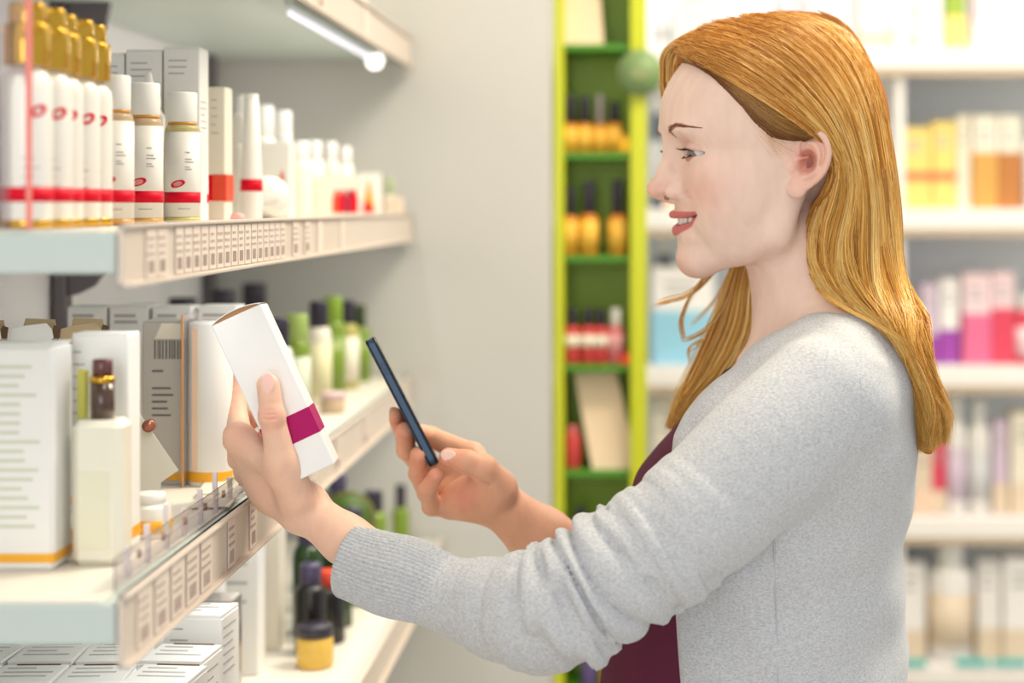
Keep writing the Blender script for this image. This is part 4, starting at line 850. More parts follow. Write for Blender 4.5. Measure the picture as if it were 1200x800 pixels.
for s in (1, -1):
    mb = MB()
    for i in range(240):
        t = RNG.random()**1.2; l = 17+30*t+RNG.normal(0, .4); hh = -8.0+7.6*math.sin(min(t*1.9, 1)*math.pi/2)-1.6*max(0, t-.55)/.45 + RNG.normal(0, 1.5*(1-t*.8))
        ln = 6.5*(1-.4*t)*(.7+.5*RNG.random()); dl, dh = math.cos(.7-.95*t), math.sin(.7-.95*t)
        pts = []
        for k in range(4):
            u = k/3*ln; ll = l+dl*u; h2 = hh+dh*u*(1-.12*k); ff = proj_front(h2, ll)+.35; pts.append(from_head(ff, h2, s*ll))
        mb.tube(pts, [.00022, .0002, .00015, .00005], 3)
    mb.build('eyebrow', m_brow, person)
    mb = MB()
    for i in range(46):
        q = -1+2*i/45+RNG.normal(0, .02); qq = max(0, 1-q*q); l = 31+13.2*q; hh = -22.6+2.6*qq-.8*q; rr = 13.9
        fb = 80+math.sqrt(max(4, rr*rr-(hh+24)**2-(l-31)**2)); out = np.array([fb-80, 0, l-31]); out /= np.linalg.norm(out)
        ln = 7.5*(.75+.25*qq)
        pts = [from_head(fb+out[0]*ln*u, hh+ln*(-.42*u+.40*u*u), s*(l+(out[2]*ln+1.5*q)*u)) for u in (0, .33, .66, 1)]
        mb.tube(pts, [.0003, .00026, .0002, .00007], 3)
    for i in range(24):
        q = -.8+1.75*i/23; qq = max(0, 1-q*q); l = 31+13.2*q; hh = -24.6-3.4*qq-.6*q
        fb = 80+math.sqrt(max(4, 13.5**2-(hh+24)**2-(l-31)**2)); ln = 3.5
        pts = [from_head(fb+ln*u*.8, hh-ln*.5*u+.15*ln*u*u, s*(l+.35*q*ln*u)) for u in (0, .5, 1)]
        mb.tube(pts, [.00010, .00008, .00004], 3)
    mb.build('eyelashes', m_lash, person)

# ---- hair: a modelled mass and several thousand strands lying on it
HL = np.array([(115, 104), (92, 104), (75, 99), (63, 94), (46, 76), (20, 56), (8, 45), (-4, 35), (-12, 24), (-15, 0), (-19, -26), (-29, -32), (-66, -22), (-85, -16), (-140, -14)], float)[::-1]
CUR = np.array([(190, 980, 1046, 1.545, .070), (225, 957, 1050, 1.545, .070), (260, 941, 1055, 1.54, .067), (310, 938, 1058, 1.53, .066), (345, 955, 1072, 1.52, .070), (375, 994, 1079, 1.505, .077), (405, 1032, 1076, 1.495, .074),
                (450, 1054, 1090, 1.485, .066), (490, 1064, 1100, 1.48, .056), (520, 1070, 1098, 1.48, .046), (534, 1078, 1092, 1.48, .03)], float)
CR = crom(CUR, 60); CRZ = np.array([PZ(r[0], r[3]) for r in CR])[::-1]
CRX0 = np.array([PX(r[1], r[3]) for r in CR])[::-1]; CRX1 = np.array([PX(r[2], r[3]) for r in CR])[::-1]; CRY = CR[::-1, 3]; CRB = CR[::-1, 4]
def hair_sdf(p):
    H = to_head(p); f, h, l = H[:, 0], H[:, 1], H[:, 2]; S = np.stack([f, h, np.abs(l)], 1)
    d = ell(S, (0, 15, 0), (103.5, 92, 78)); d = smin(d, ell(S, (-42, -18, 0), (62, 80, 74)), 20)
    d = smin(d, ell(S, (62, 40, 0), (43, 47, 55)), 12)
    cut = (f-np.interp(h, HL[:, 0], HL[:, 1]))*.55
    d = smax(d, cut, 5)/1000
    z = p[:, 2]; x0 = np.interp(z, CRZ, CRX0); x1 = np.interp(z, CRZ, CRX1); yc = np.interp(z, CRZ, CRY); b = np.interp(z, CRZ, CRB)
    a = np.maximum((x1-x0)/2, .004); X = (p[:, 0]-(x0+x1)/2)/a; Y = (p[:, 1]-yc)/b; k = np.sqrt(X*X+Y*Y)
    e = np.maximum((k-1)*np.minimum(a, b)*.8, np.maximum(z-CRZ[-1], CRZ[0]-z))
    return smin(d, e, .006)
def hair_in(p): return hair_sdf(p)+.003
vh, qh = sdf_mesh(hair_in, pv(742, 545, 1.545)+np.array([0, -.13, 0]), pv(1125, 0, 1.545)+np.array([0, .13, .012]), .0028, extra=.004)
def hair_material():
    m = bpy.data.materials.new('hair'); m.use_nodes = True; nt = m.node_tree; b = nt.nodes['Principled BSDF']
    a = nt.nodes.new('ShaderNodeAttribute'); a.attribute_name = 'tint'
    n = nt.nodes.new('ShaderNodeTexNoise'); n.inputs['Scale'].default_value = 90; mr = nt.nodes.new('ShaderNodeMapRange'); mr.inputs[3].default_value = .94; mr.inputs[4].default_value = 1.06
    nt.links.new(n.outputs[0], mr.inputs[0]); vm = nt.nodes.new('ShaderNodeVectorMath'); vm.operation = 'SCALE'
    nt.links.new(a.outputs['Color'], vm.inputs[0]); nt.links.new(mr.outputs[0], vm.inputs['Scale']); nt.links.new(vm.outputs[0], b.inputs['Base Color'])
    b.inputs['Roughness'].default_value = .26; b.inputs['Specular IOR Level'].default_value = .8
    b.inputs['Specular Tint'].default_value = (1, .82, .55, 1)
    return m
M_HAIR = hair_material()
hair = np_mesh('hair', vh, qh, mat('hair_base', rgb(168, 102, 44), .75, spec=.1, var=.15, scale=300, stretch=(1, 1, .15)), person)
# guides in photo coordinates, from the hairline round to the outer edge
GUIDE = [
 [(797, 66), (835, 82), (872, 103), (905, 123), (938, 146), (966, 176), (973, 208), (951, 250), (945, 295), (960, 345), (1004, 377), (1043, 408), (1058, 455), (1066, 515)],
 [(786, 54), (838, 70), (886, 96), (926, 126), (957, 153), (980, 188), (978, 225), (965, 270), (961, 315), (982, 352), (1026, 388), (1054, 424), (1066, 470), (1073, 526)],
 [(798, 43), (852, 53), (905, 84), (948, 124), (972, 156), (990, 195), (992, 232), (984, 280), (986, 325), (1010, 362), (1044, 398), (1062, 435), (1076, 480), (1080, 530)],
 [(826, 28), (882, 40), (936, 74), (974, 118), (994, 158), (1007, 200), (1009, 240), (1004, 288), (1010, 332), (1034, 368), (1058, 402), (1070, 440), (1086, 485), (1086, 529)],
 [(868, 18), (920, 30), (966, 64), (998, 112), (1013, 158), (1023, 205), (1027, 247), (1026, 295), (1034, 338), (1056, 370), (1068, 404), (1077, 442), (1094, 485), (1093, 524)],
 [(915, 14), (958, 25), (996, 60), (1020, 112), (1031, 160), (1039, 208), (1044, 252), (1045, 300), (1054, 340), (1070, 370), (1074, 404), (1083, 444), (1099, 486), (1098, 518)],
 [(962, 16), (993, 32), (1019, 70), (1036, 120), (1043, 165), (1049, 212), (1054, 258), (1058, 302), (1067, 342), (1079, 370), (1077, 404), (1089, 446), (1102, 486), (1101, 508)],
]
GUIDE = np.array(GUIDE, float)
def strands_on_shell(n, side, seg, seed, lift=(-.0016, .0030), GUIDE=GUIDE, cut=(.30, .22), lock=.0042):
    rg = np.random.default_rng(seed); NG = GUIDE.shape[1]
    t = rg.random(n)*(len(GUIDE)-1); i = np.clip(t.astype(int), 0, len(GUIDE)-2); u = (t-i)[:, None, None]
    g = GUIDE[i]*(1-u)+GUIDE[i+1]*u                                   # n, NG, 2
    clump = np.floor(t*14)                                            # strands of a lock share a sway
    ph = 1.6*np.sin(t*2.3)+t*1.1+.5*((clump*2.399) % 1.0)
    s = np.linspace(0, 1, NG)[None, :]
    amp = .8+24*np.clip(s-.42, 0, .32)
    g[:, :, 0] += amp*np.sin(s*17+ph[:, None])+rg.normal(0, 1.2, (n, 1)) * (1+3*s**2)
    g[:, :, 1] += rg.normal(0, 1.5, (n, 1))
    w = np.stack([crom(np.concatenate([g[k], np.zeros((NG, 1))], 1), seg)[:, :2] for k in range(n)])
    a0 = rg.random(n)**2*cut[0]; a1 = 1-rg.random(n)**2*cut[1]             # start and end along the guide
    ku = np.linspace(0, 1, seg)[None, :]*(a1-a0)[:, None]+a0[:, None]
    idx = ku*(seg-1); i0 = np.clip(idx.astype(int), 0, seg-2); fr = (idx-i0)[:, :, None]
    w = np.take_along_axis(w, i0[:, :, None].repeat(2, 2), 1)*(1-fr)+np.take_along_axis(w, (i0+1)[:, :, None].repeat(2, 2), 1)*fr
    flat = w.reshape(-1, 2); Ys = np.linspace(1.37, 1.545, 44)
    if side < 0: Ys = np.linspace(1.73, 1.545, 44)
    best = np.full(len(flat), np.nan); prev = None; bd = np.full(len(flat), 9.); by = np.full(len(flat), 1.545)
    for Y in Ys:
        p = np.stack([(flat[:, 0]-VX)*Y/F, np.full(len(flat), Y), CZ-(flat[:, 1]-VY)*Y/F], 1); d = hair_sdf(p)
        if prev is not None:
            m = np.isnan(best) & (d < 0) & (prev >= 0); best[m] = Y-(Ys[1]-Ys[0])*(d[m]/(d[m]-prev[m]))
        lo_ = d < bd; by[lo_] = Y; bd[lo_] = d[lo_]; prev = d
    Y = np.where(np.isnan(best), by, best).reshape(n, seg)
    for _ in range(2): Y[:, 1:-1] = (Y[:, :-2]+2*Y[:, 1:-1]+Y[:, 2:])/4
    Y -= side*rg.uniform(lift[0], lift[1], (n, 1))
    Y -= side*lock*np.clip((ku-.22)/.3, 0, 1)*(np.sin(t[:, None]*21+ku*7)*.6+np.sin(t[:, None]*9-ku*5+1)*.6)      # relief of the locks
    X = (w[:, :, 0]-VX)*Y/F; Z = CZ-(w[:, :, 1]-VY)*Y/F
    return np.stack([X, Y, Z], 2), t
def strand_mesh(name, S, rad, cols, parent, tone=.6):
    """S n,seg,3 -> three-sided tubes"""
    n, seg, _ = S.shape; T = np.gradient(S, axis=1); T /= np.linalg.norm(T, axis=2, keepdims=True)+1e-12
    ref = np.array([.3, -1, .2]); A = np.cross(T, ref); A /= np.linalg.norm(A, axis=2, keepdims=True)+1e-12; B = np.cross(T, A)
    s = np.linspace(0, 1, seg); R = rad[:, None]*np.minimum(1, np.minimum(.45+s*6, .18+(1-s)*3))[None, :]
    rings = np.stack([S+(A*math.cos(a)+B*math.sin(a))*R[:, :, None] for a in (0, 2.0944, 4.18879)], 2)   # n seg 3 3
    V = rings.reshape(-1, 3); base = (np.arange(n)[:, None]*seg+np.arange(seg-1)[None, :]).reshape(-1)*3
    Q = np.concatenate([np.stack([base+a, base+b, base+3+b, base+3+a], 1) for a, b in ((0, 1), (1, 2), (2, 0))])
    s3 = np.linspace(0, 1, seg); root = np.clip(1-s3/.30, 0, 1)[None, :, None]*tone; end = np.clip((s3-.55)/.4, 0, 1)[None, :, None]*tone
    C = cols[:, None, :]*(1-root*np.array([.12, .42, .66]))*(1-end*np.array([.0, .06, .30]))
    o = np_mesh(name, V, Q, M_HAIR, parent, np.repeat(C.reshape(-1, 3), 3, axis=0)); o['kind'] = 'stuff'; return o
def hair_cols(n, seed, t=None, dark=0.):
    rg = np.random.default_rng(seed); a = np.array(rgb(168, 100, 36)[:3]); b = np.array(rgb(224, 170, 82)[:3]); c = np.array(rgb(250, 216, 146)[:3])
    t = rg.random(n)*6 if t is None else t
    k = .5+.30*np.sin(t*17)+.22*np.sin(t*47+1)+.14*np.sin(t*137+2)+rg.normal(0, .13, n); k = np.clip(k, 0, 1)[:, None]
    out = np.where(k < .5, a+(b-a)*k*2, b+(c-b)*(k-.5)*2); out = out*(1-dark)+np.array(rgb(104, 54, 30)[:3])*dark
    return out*rg.uniform(.9, 1.1, (n, 1))
NS = 7600
S1, t1 = strands_on_shell(NS, 1, 24, 3)
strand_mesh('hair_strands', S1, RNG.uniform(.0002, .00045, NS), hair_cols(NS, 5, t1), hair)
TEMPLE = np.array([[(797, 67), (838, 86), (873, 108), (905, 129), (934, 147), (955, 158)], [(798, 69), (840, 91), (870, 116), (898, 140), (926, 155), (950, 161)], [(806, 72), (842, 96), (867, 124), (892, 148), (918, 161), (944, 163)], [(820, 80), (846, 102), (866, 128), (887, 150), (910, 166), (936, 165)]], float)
S7, t7 = strands_on_shell(1100, 1, 14, 17, (-.0020, .0010), TEMPLE, (.35, .25), 0); strand_mesh('hair_strands', S7, RNG.uniform(.0002, .0004, 1100), hair_cols(1100, 18, None, np.clip(.62+.15*t7, 0, .95)[:, None]), hair)  # temple strands: darker auburn, plus shade under the top hair painted in
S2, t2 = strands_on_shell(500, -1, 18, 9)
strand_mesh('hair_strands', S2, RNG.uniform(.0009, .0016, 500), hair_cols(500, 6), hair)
# locks on her far side, hanging in front of the shoulder, and the fringe beyond the forehead
def free_strands(guides, n, seg, seed, jit, wav=1.0):
    rg = np.random.default_rng(seed); G = np.array(guides, float); t = rg.random(n)*(len(G)-1); i = np.clip(t.astype(int), 0, max(0, len(G)-2)); u = (t-i)[:, None, None]
    g = G[i]*(1-u)+G[np.minimum(i+1, len(G)-1)]*u; m = g.shape[1]; s = np.linspace(0, 1, m)[None, :]; ph = np.floor(t*9)*2.4
    g[:, :, 0] += wav*(2.0*np.sin(s*7+ph[:, None])*s)+rg.normal(0, jit, (n, 1))*(.4+s); g[:, :, 1] += rg.normal(0, jit, (n, 1)); g[:, :, 2] += rg.normal(0, .004, (n, 1))
    a1 = 1-rg.random((n, 1))**2*.2
    w = np.stack([crom(g[k], seg) for k in range(n)])
    X = (w[:, :, 0]-VX)*w[:, :, 2]/F; Z = CZ-(w[:, :, 1]-VY)*w[:, :, 2]/F
    return np.stack([X, w[:, :, 2], Z], 2)
FAR = [[(880, 235, 1.625), (866, 290, 1.63), (852, 335, 1.62), (832, 385, 1.615), (812, 432, 1.61), (795, 470, 1.605), (784, 500, 1.60)],
       [(885, 235, 1.62), (872, 290, 1.62), (862, 335, 1.61), (848, 385, 1.605), (826, 432, 1.60), (803, 468, 1.60), (788, 500, 1.60)],
       [(893, 235, 1.615), (882, 290, 1.61), (872, 335, 1.60), (864, 385, 1.595), (842, 432, 1.59), (812, 470, 1.595), (793, 500, 1.595)],
       [(900, 235, 1.61), (893, 290, 1.60), (884, 335, 1.595), (882, 385, 1.585), (862, 425, 1.58), (832, 462, 1.585), (806, 492, 1.59)]]
S3 = free_strands(FAR, 1100, 18, 11, 2.2); strand_mesh('hair_strands', S3, RNG.uniform(.0003, .0006, 1100), hair_cols(1100, 12), hair)
WISP = [[[(850, 300, 1.62), (828, 328, 1.62), (806, 346, 1.62), (783, 353, 1.62), (768, 357, 1.62)]],
        [[(845, 300, 1.62), (822, 328, 1.62), (808, 350, 1.62), (799, 375, 1.62), (801, 399, 1.62)]],
        [[(862, 320, 1.61), (852, 350, 1.61), (838, 376, 1.61), (816, 393, 1.61), (800, 398, 1.61)]],
        [[(852, 380, 1.61), (828, 398, 1.61), (814, 404, 1.61), (808, 412, 1.61), (808, 424, 1.61)]],
        [[(838, 405, 1.61), (820, 420, 1.61), (808, 440, 1.61), (798, 458, 1.61), (790, 474, 1.61)]],
        [[(862, 300, 1.62), (848, 330, 1.62), (836, 352, 1.62), (818, 372, 1.62), (806, 382, 1.62)]]]
for k, wg in enumerate(WISP):
    nn = (16, 26, 22, 14, 8, 8)[k]; S4 = free_strands(wg, nn, 14, 20+k, 1.7, .6); strand_mesh('hair_strands', S4, RNG.uniform(.0002, .0004, nn), hair_cols(nn, 30+k), hair)
FRG = [[(800, 44, 1.55), (786, 52, 1.565), (776, 64, 1.58), (775, 84, 1.595), (777, 112, 1.605), (790, 150, 1.615), (840, 200, 1.63)],
       [(812, 38, 1.55), (795, 50, 1.56), (782, 64, 1.575), (780, 84, 1.59), (781, 106, 1.60), (800, 150, 1.615), (850, 200, 1.63)],
       [(830, 32, 1.545), (808, 48, 1.55), (790, 62, 1.565), (786, 82, 1.58), (788, 104, 1.59), (806, 150, 1.61), (855, 200, 1.625)],
       [(840, 32, 1.54), (818, 52, 1.545), (800, 64, 1.555), (793, 78, 1.57), (794, 98, 1.585), (812, 150, 1.61), (860, 200, 1.625)]]
S5 = free_strands(FRG, 520, 16, 41, 1.2, .4); strand_mesh('hair_strands', S5, RNG.uniform(.0004, .0008, 520), hair_cols(520, 42), hair)
LOOSE = [[(955, 338, 1.46), (985, 358, 1.42), (1022, 378, 1.395), (1045, 390, 1.40), (1066, 404, 1.42), (1078, 412, 1.44)]]
S6 = free_strands(LOOSE, 7, 14, 51, 1.0, .3); strand_mesh('hair_strands', S6, RNG.uniform(.0002, .0004, 7), hair_cols(7, 52), hair)

BABY = [[(872, 136, 1.478), (888, 156, 1.474), (900, 172, 1.473), (908, 186, 1.474)], [(885, 148, 1.475), (900, 164, 1.472), (912, 175, 1.472), (920, 184, 1.472)], [(898, 160, 1.473), (910, 168, 1.471), (920, 174, 1.471), (929, 178, 1.471)]]
S8 = free_strands(BABY, 34, 10, 61, 4.5, .5); strand_mesh('hair_strands', S8, RNG.uniform(.00006, .00011, 34), hair_cols(34, 62, None, .1), hair)
def smooth(v, q, it, lam=.5):
    v = v.copy(); e = np.concatenate([q[:, [0, 1]], q[:, [1, 2]], q[:, [2, 3]], q[:, [3, 0]]]); n = np.bincount(e.ravel(), minlength=len(v))[:, None]
    for _ in range(it):
        a = np.zeros_like(v)
        for k in range(3): a[:, k] = np.bincount(e[:, 0], v[e[:, 1], k], len(v))+np.bincount(e[:, 1], v[e[:, 0], k], len(v))
        v += lam*(a/np.maximum(n, 1)-v)
    return v

# ---- clothes
def knit_material(name, col, dark, ribs=False):
    m = bpy.data.materials.new(name); m.use_nodes = True; nt = m.node_tree; b = nt.nodes['Principled BSDF']
    tc = nt.nodes.new('ShaderNodeTexCoord'); mp = nt.nodes.new('ShaderNodeMapping'); mp.inputs['Scale'].default_value = (1, 1, 2.0); nt.links.new(tc.outputs['Object'], mp.inputs[0])
    n = nt.nodes.new('ShaderNodeTexNoise'); n.inputs['Scale'].default_value = 400; n.inputs['Detail'].default_value = 6; n.inputs['Roughness'].default_value = .72; nt.links.new(mp.outputs[0], n.inputs[0])
    cr = nt.nodes.new('ShaderNodeValToRGB'); e = cr.color_ramp.elements; e[0].position = .33; e[0].color = dark; e[1].position = .60; e[1].color = col; nt.links.new(n.outputs[0], cr.inputs[0]); nt.links.new(cr.outputs[0], b.inputs['Base Color'])
    b.inputs['Roughness'].default_value = .9; b.inputs['Specular IOR Level'].default_value = .15; b.inputs['Sheen Weight'].default_value = .25; b.inputs['Sheen Roughness'].default_value = .5
    n2 = nt.nodes.new('ShaderNodeTexNoise'); n2.inputs['Scale'].default_value = 520; n2.inputs['Detail'].default_value = 3; nt.links.new(mp.outputs[0], n2.inputs[0])
    bp = nt.nodes.new('ShaderNodeBump'); bp.inputs['Strength'].default_value = .35; bp.inputs['Distance'].default_value = .0012; nt.links.new(n2.outputs[0], bp.inputs['Height']); nt.links.new(bp.outputs[0], b.inputs['Normal'])
    return m
M_KNIT = knit_material('grey_knit', rgb(210, 211, 215), rgb(168, 171, 177))
ARM = crom([(966, 474, 1.412, .058), (900, 531, 1.388, .0565), (815, 606, 1.366, .0500), (752, 652, 1.357, .0440), (695, 690, 1.353, .0430), (640, 714, 1.354, .0450), (585, 713, 1.368, .0385), (530, 698, 1.387, .0315), (490, 684, 1.400, .0300)], 40)
AP = np.array([pv(*r[:3]) for r in ARM]); AR = ARM[:, 3]; AS = np.concatenate([[0], np.cumsum(np.linalg.norm(np.diff(AP, axis=0), axis=1))])
# folds: position along the arm (m), height, width, slant, phase
_s = lambda px, py: AS[np.argmin((ARM[:, 0]-px)**2+(ARM[:, 1]-py)**2)]
CREASE = [(_s(850, 576), .004, 0.), (_s(792, 622), 0.0095, .3), (_s(764, 643), 0.0115, .2), (_s(742, 659), 0.0135, .1), (_s(717, 676), 0.0142, .0), (_s(692, 691), 0.0135, -.1), (_s(667, 704), 0.0128, -.2), (_s(640, 713), .0060, -.1), (_s(606, 714), .0030, .1), (_s(570, 710), 0., 0.)]
def sleeve(p, near=True):
    best = np.full(len(p), 9.); s = np.zeros(len(p)); ax = np.zeros((len(p), 3)); rad = np.zeros((len(p), 3))
    for i in range(len(AP)-1):
        a, b = AP[i], AP[i+1]; ab = b-a; t = np.clip(((p-a) @ ab)/(ab @ ab), 0, 1); v = p-a-t[:, None]*ab
        d = np.sqrt((v*v).sum(1))-(AR[i]+t*(AR[i+1]-AR[i])); m = d < best; best[m] = d[m]; s[m] = (AS[i]+t*(AS[i+1]-AS[i]))[m]; rad[m] = v[m]
    # angle: 0 faces the camera, +pi/2 upward
    th = np.arctan2(rad[:, 2]+.6*rad[:, 0]*0, -rad[:, 1])
    disp = np.zeros(len(p))
    for k in range(len(CREASE)-1):                    # rolls of cloth between creases that slant round the arm
        (a0, A, p0), (b0, _, p1) = CREASE[k], CREASE[k+1]
        c0 = a0+.008*np.sin(th+p0*2+.3)+.004*np.sin(2*th+k*1.9); c1_ = b0+.008*np.sin(th+p1*2+.3)+.004*np.sin(2*th+(k+1)*1.9)
        u = (s-c0)/np.maximum(c1_-c0, .002); m = (u > 0) & (u < 1); uu = np.clip(u, 0, 1)
        disp += np.where(m, A*(.85+.2*np.cos(th*1.5+k*1.3))*(4*uu*(1-uu))**.62*(.8+.4*uu), 0)
    return best-disp
EDGE = np.array([(352, 972), (366, 955), (383, 933), (400, 898), (420, 868), (440, 847), (467, 821), (490, 801), (513, 789), (560, 786), (640, 788), (711, 791), (800, 797), (900, 803), (1000, 812)], float)
EZ = PZ(EDGE[:, 0], 1.43)[::-1]; EX = PX(EDGE[:, 1], 1.43)[::-1]
ARM2 = [pv(985, 462, 1.70), pv(850, 640, 1.70), pv(745, 712, 1.635), pv(700, 684, 1.603)]
def cardigan_sdf(p):
    t = torso(p, .007)
    t = smin(t, ell(p, pv(976, 478, 1.45), (.052, .058, .072)), .04)
    t = smin(t, chain(p, [pv(928, 428, 1.475), pv(852, 500, 1.445), pv(828, 540, 1.43)], [.033, .035, .035], .02), .03)
    n = .0022*np.sin(p[:, 2]*75+p[:, 0]*40)*np.sin(p[:, 0]*60-p[:, 2]*22+1)
    t = smax(t-n, np.interp(p[:, 2], EZ, EX)+.9*np.clip(p[:, 1]-1.475, 0, .12)*np.clip((p[:, 2]-1.18)/.12, 0, 1)-p[:, 0], .005)
    t = smax(t, PZ(985, 1.5)-p[:, 2], .01)
    a = sleeve(p)
    a = smax(a, -((p-pv(500, 687, 1.397)) @ (np.array(pv(560, 706, 1.377))-pv(500, 687, 1.397)))/np.linalg.norm(pv(560, 706, 1.377)-pv(500, 687, 1.397)), .003)
    d = smin(t, a, .009)
    r2 = chain(p, ARM2, [.058, .05, .047, .042], .02)
    r2 = r2-.004*np.sin(p[:, 0]*210+p[:, 2]*120)*np.clip((.02-p[:, 0])/.05, 0, 1)
    d = smin(d, r2, .02)
    return d
vc, qc = sdf_mesh(cardigan_sdf, P(480, 800, 1.33)+Vector((0, -.05, -.28)), P(1090, 340, 1.545)+Vector((0, .25, .01)), .0023, extra=.012); vc = smooth(vc, qc, 3)
cardigan = np_mesh('cardigan', vc, qc, M_KNIT, person)
cardigan['label'] = 'light grey heather knit cardigan'
# seams of the armhole and the side
def seam(pts, n):
    q = crom(pts, n); best = np.full(n, np.nan); prev = None; Ys = np.linspace(1.30, 1.50, 160)
    for Y in Ys:
        d = cardigan_sdf(np.stack([(q[:, 0]-VX)*Y/F, np.full(n, Y), CZ-(q[:, 1]-VY)*Y/F], 1))
        if prev is not None: m = np.isnan(best) & (d < 0) & (prev >= 0); best[m] = Y
        prev = d
    best = np.where(np.isnan(best), 1.42, best)
    for _ in range(6): best[1:-1] = (best[:-2]+2*best[1:-1]+best[2:])/4
    MB().tube([P(a, b, y-.0002) for (a, b), y in zip(q, best)], .0007, 6).build('seam', mat('seam_grey', rgb(190, 191, 195), .9, spec=.1, var=.05, scale=300), cardigan)
seam([(906, 606), (940, 588), (966, 566), (992, 528), (1008, 484), (1008, 440)], 40)
seam([(906, 606), (907, 640), (909, 700), (911, 760), (913, 830)], 30)
# ribbed cuff with an open end
def cuff(name, a, b, ra, rb, nr, parent):
    a = Vector(a); b = Vector(b); ax = (b-a).normalized(); u = ax.cross(Vector((0, 1, 0))).normalized(); v = ax.cross(u); N = nr*6; K = 26; vs = []; fs = []
    def ring(c, r, g):
        for j in range(N):
            th = 2*math.pi*j/N; ph = (j % 6)/6*2*math.pi
            rr = r+g*(math.cos(ph)*.5+.5)**.6; vs.append(c+(u*math.cos(th)+v*math.sin(th))*rr)
    for k in range(K+1):
        t = k/K; r = ra+(rb-ra)*t+.0015*math.sin(t*math.pi)-.001*math.sin(t*9); ring(a+(b-a)*t+Vector((0, 0, .0012*math.sin(t*6))), r, .0017*min(1, t*5+.1))
    ring(b+ax*.0012, rb-.001, .0012); ring(b+ax*.0004, rb-.0025, .0008); ring(b-ax*.012, rb-.004, 0); ring(b-ax*.05, rb-.006, 0)
    for k in range(K+4):
        for j in range(N): jj = (j+1) % N; fs.append((k*N+j, k*N+jj, (k+1)*N+jj, (k+1)*N+j))
    mb = MB(); mb.add(vs, fs, 0, True); o = mb.build(name, M_KNIT, parent); o['label'] = 'ribbed grey sleeve cuff'; return o
cuff('cuff', P(527, 697, 1.388), P(412, 656, 1.418), .0300, .0305, 58, cardigan)
M_TOP = mat('maroon_jersey', rgb(96, 38, 62), .8, spec=.2, var=.08, scale=120, bump=.1, bscale=600)
def top_sdf(p):
    d = torso(p, .002); d = smax(d, p[:, 2]-(PZ(432, 1.545)-.35*(p[:, 0]-PX(880, 1.545))*0), .004); return smax(d, PZ(1010, 1.5)-p[:, 2], .004)
vt, qt = sdf_mesh(top_sdf, (GX-.22, 1.34, .92), (GX+.2, 1.76, 1.37), .0045)
np_mesh('top', vt, qt, M_TOP, person)
M_TRO = mat('dark_denim', rgb(52, 56, 74), .85, spec=.2, var=.2, scale=200)
def trousers(p): return smax(smax(legs(p)-.010, p[:, 2]-1.0, .01), .09-p[:, 2], .004)
vt, qt = sdf_mesh(trousers, (GX-.22, 1.30, .05), (GX+.2, 1.80, 1.03), .008)
np_mesh('trousers', vt, qt, M_TRO, person)
def shoes(p): return smax(smax(legs(p)-.006, p[:, 2]-.085, .006), .001-p[:, 2], .003)
vt, qt = sdf_mesh(shoes, (GX-.23, 1.36, -.01), (GX+.12, 1.74, .12), .006)
np_mesh('shoes', vt, qt, mat('black_leather', rgb(30, 28, 28), .4), person)

# ================================================================== the carton and the phone in her hands
M_PAPER = mat('carton_white', rgb(240, 239, 238), .45, var=.015, scale=30); M_KRAFT = mat('carton_inside', rgb(176, 132, 92), .8, var=.06); M_MAG = mat('magenta_print', rgb(172, 0, 96), .5, spec=.2, var=.03)
th = math.radians(24.9); R25 = Matrix.Rotation(-th, 4, 'Y')          # top leans left
bw, bd, bl = .0435, .045, .1445
cpos = P(317, 464, 1.40)+Vector((0, bd/2, 0))
root = thing('carton', 'white carton with a magenta band held in her raised left hand', 'box', cpos); root.rotation_euler = (R25 @ Matrix.Rotation(math.radians(6), 4, 'Z')).to_euler()
mb = MB()
t_ = .0008
mb.bbox((0, 0, 0), (bw, bd, bl), .0006); mb.build('body', M_PAPER, root)
mb = MB(); mb.box((0, 0, -.0322), (bw+.0005, bd+.0005, .0225)); mb.build('band', M_MAG, root)
mb = MB()                                                                # lid, ajar along its near edge, kraft inside
n = 10
for i in range(n):
    x0, x1 = -bw/2+bw*i/n, -bw/2+bw*(i+1)/n
    z = lambda x: bl/2+.0006+.0042*(1-(2*x/bw)**2)**.8
    mb.add([(x0, -bd/2, z(x0)), (x1, -bd/2, z(x1)), (x1, bd/2, bl/2+.001), (x0, bd/2, bl/2+.001)], [(0, 1, 2, 3)], 0, True)
    mb.add([(x0, -bd/2, z(x0)-.0007), (x1, -bd/2, z(x1)-.0007), (x1, bd/2, bl/2+.0002), (x0, bd/2, bl/2+.0002)], [(3, 2, 1, 0)], 1, True)
    mb.add([(x0, -bd/2, z(x0)-.0007), (x1, -bd/2, z(x1)-.0007), (x1, -bd/2, z(x1)), (x0, -bd/2, z(x0))], [(0, 1, 2, 3)], 0)
    mb.add([(x0, -bd/2+.0012, bl/2), (x1, -bd/2+.0012, bl/2), (x1, -bd/2+.0012, z(x1)-.0007), (x0, -bd/2+.0012, z(x0)-.0007)], [(0, 1, 2, 3)], 1)
mb.build('lid', [M_PAPER, M_KRAFT], root)

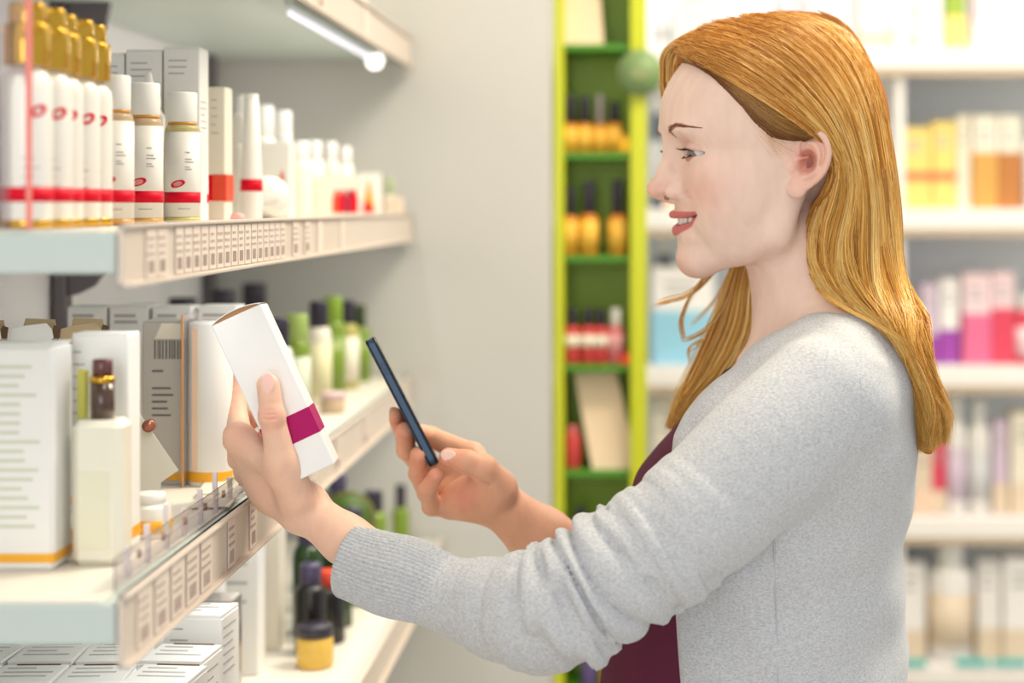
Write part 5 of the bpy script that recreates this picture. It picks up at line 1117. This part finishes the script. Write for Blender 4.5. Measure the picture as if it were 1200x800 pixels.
M_PH = mat('phone_shell', rgb(52, 74, 98), .35, metal=.3, var=.04); M_PHB = mat('phone_black', rgb(18, 20, 24), .25, spec=.6); M_SCR = mat('phone_screen', rgb(12, 14, 18), .08, spec=.7); M_CHR = mat('phone_chrome', rgb(210, 205, 196), .2, metal=.9)
a, b = P(432.5, 397, 1.53), P(509.5, 546, 1.53)
zax = (a-b).normalized(); ctr = (a+b)/2; yax = Vector((-.12, 1, -.10)).normalized(); xax = yax.cross(zax).normalized(); yax = zax.cross(xax).normalized()
root = thing('phone', 'dark slate smartphone held upright in her right hand', 'phone', ctr+yax*.031); root.rotation_euler = Matrix((xax, yax, zax)).transposed().to_euler()
L = (a-b).length
def rrect(mb, w, hgt, r, x0, x1, mi=0, inset=0):
    pts = []; n = 5
    for cx, cy, a0 in ((w/2-r, hgt/2-r, 0), (-w/2+r, hgt/2-r, 90), (-w/2+r, -hgt/2+r, 180), (w/2-r, -hgt/2+r, 270)):
        for i in range(n+1): q = math.radians(a0+90*i/n); pts.append((cx+r*math.cos(q), cy+r*math.sin(q)))
    N = len(pts); e = .0010; vs = []
    for x, ins in ((x0, e), (x0+e, 0), (x1-e, 0), (x1, e)):
        vs += [(x, p[0]*(1-2*ins/w), p[1]*(1-2*ins/hgt)) for p in pts]
    fs = [(k*N+i, k*N+(i+1) % N, (k+1)*N+(i+1) % N, (k+1)*N+i) for k in range(3) for i in range(N)]
    fs += [tuple(range(N))[::-1], tuple(3*N+i for i in range(N))]
    mb.add(vs, fs, mi, False)
mb = MB(); rrect(mb, .062, L, .007, -.0034, .0034); mb.build('body', M_PH, root)
mb = MB(); rrect(mb, .0624, L+.0004, .0072, .0030, .0047); mb.build('front_bezel', M_PHB, root)
mb = MB(); rrect(mb, .0624, L+.0004, .0072, -.0046, -.0032); mb.build('back_cover', M_PHB, root)
mb = MB(); mb.box((.0048, 0, 0), (.0004, .054, L-.03)); mb.build('screen', M_SCR, root)
mb = MB(); mb.tube([(-.0051, .005, L/2-.012), (-.0044, .005, L/2-.012)], .0035, 16); mb.build('camera_lens', M_CHR, root)
mb = MB(); mb.bbox((0, -.0312, L/2-.030), (.0022, .0012, .012), .0004); mb.build('button', M_PH, root)
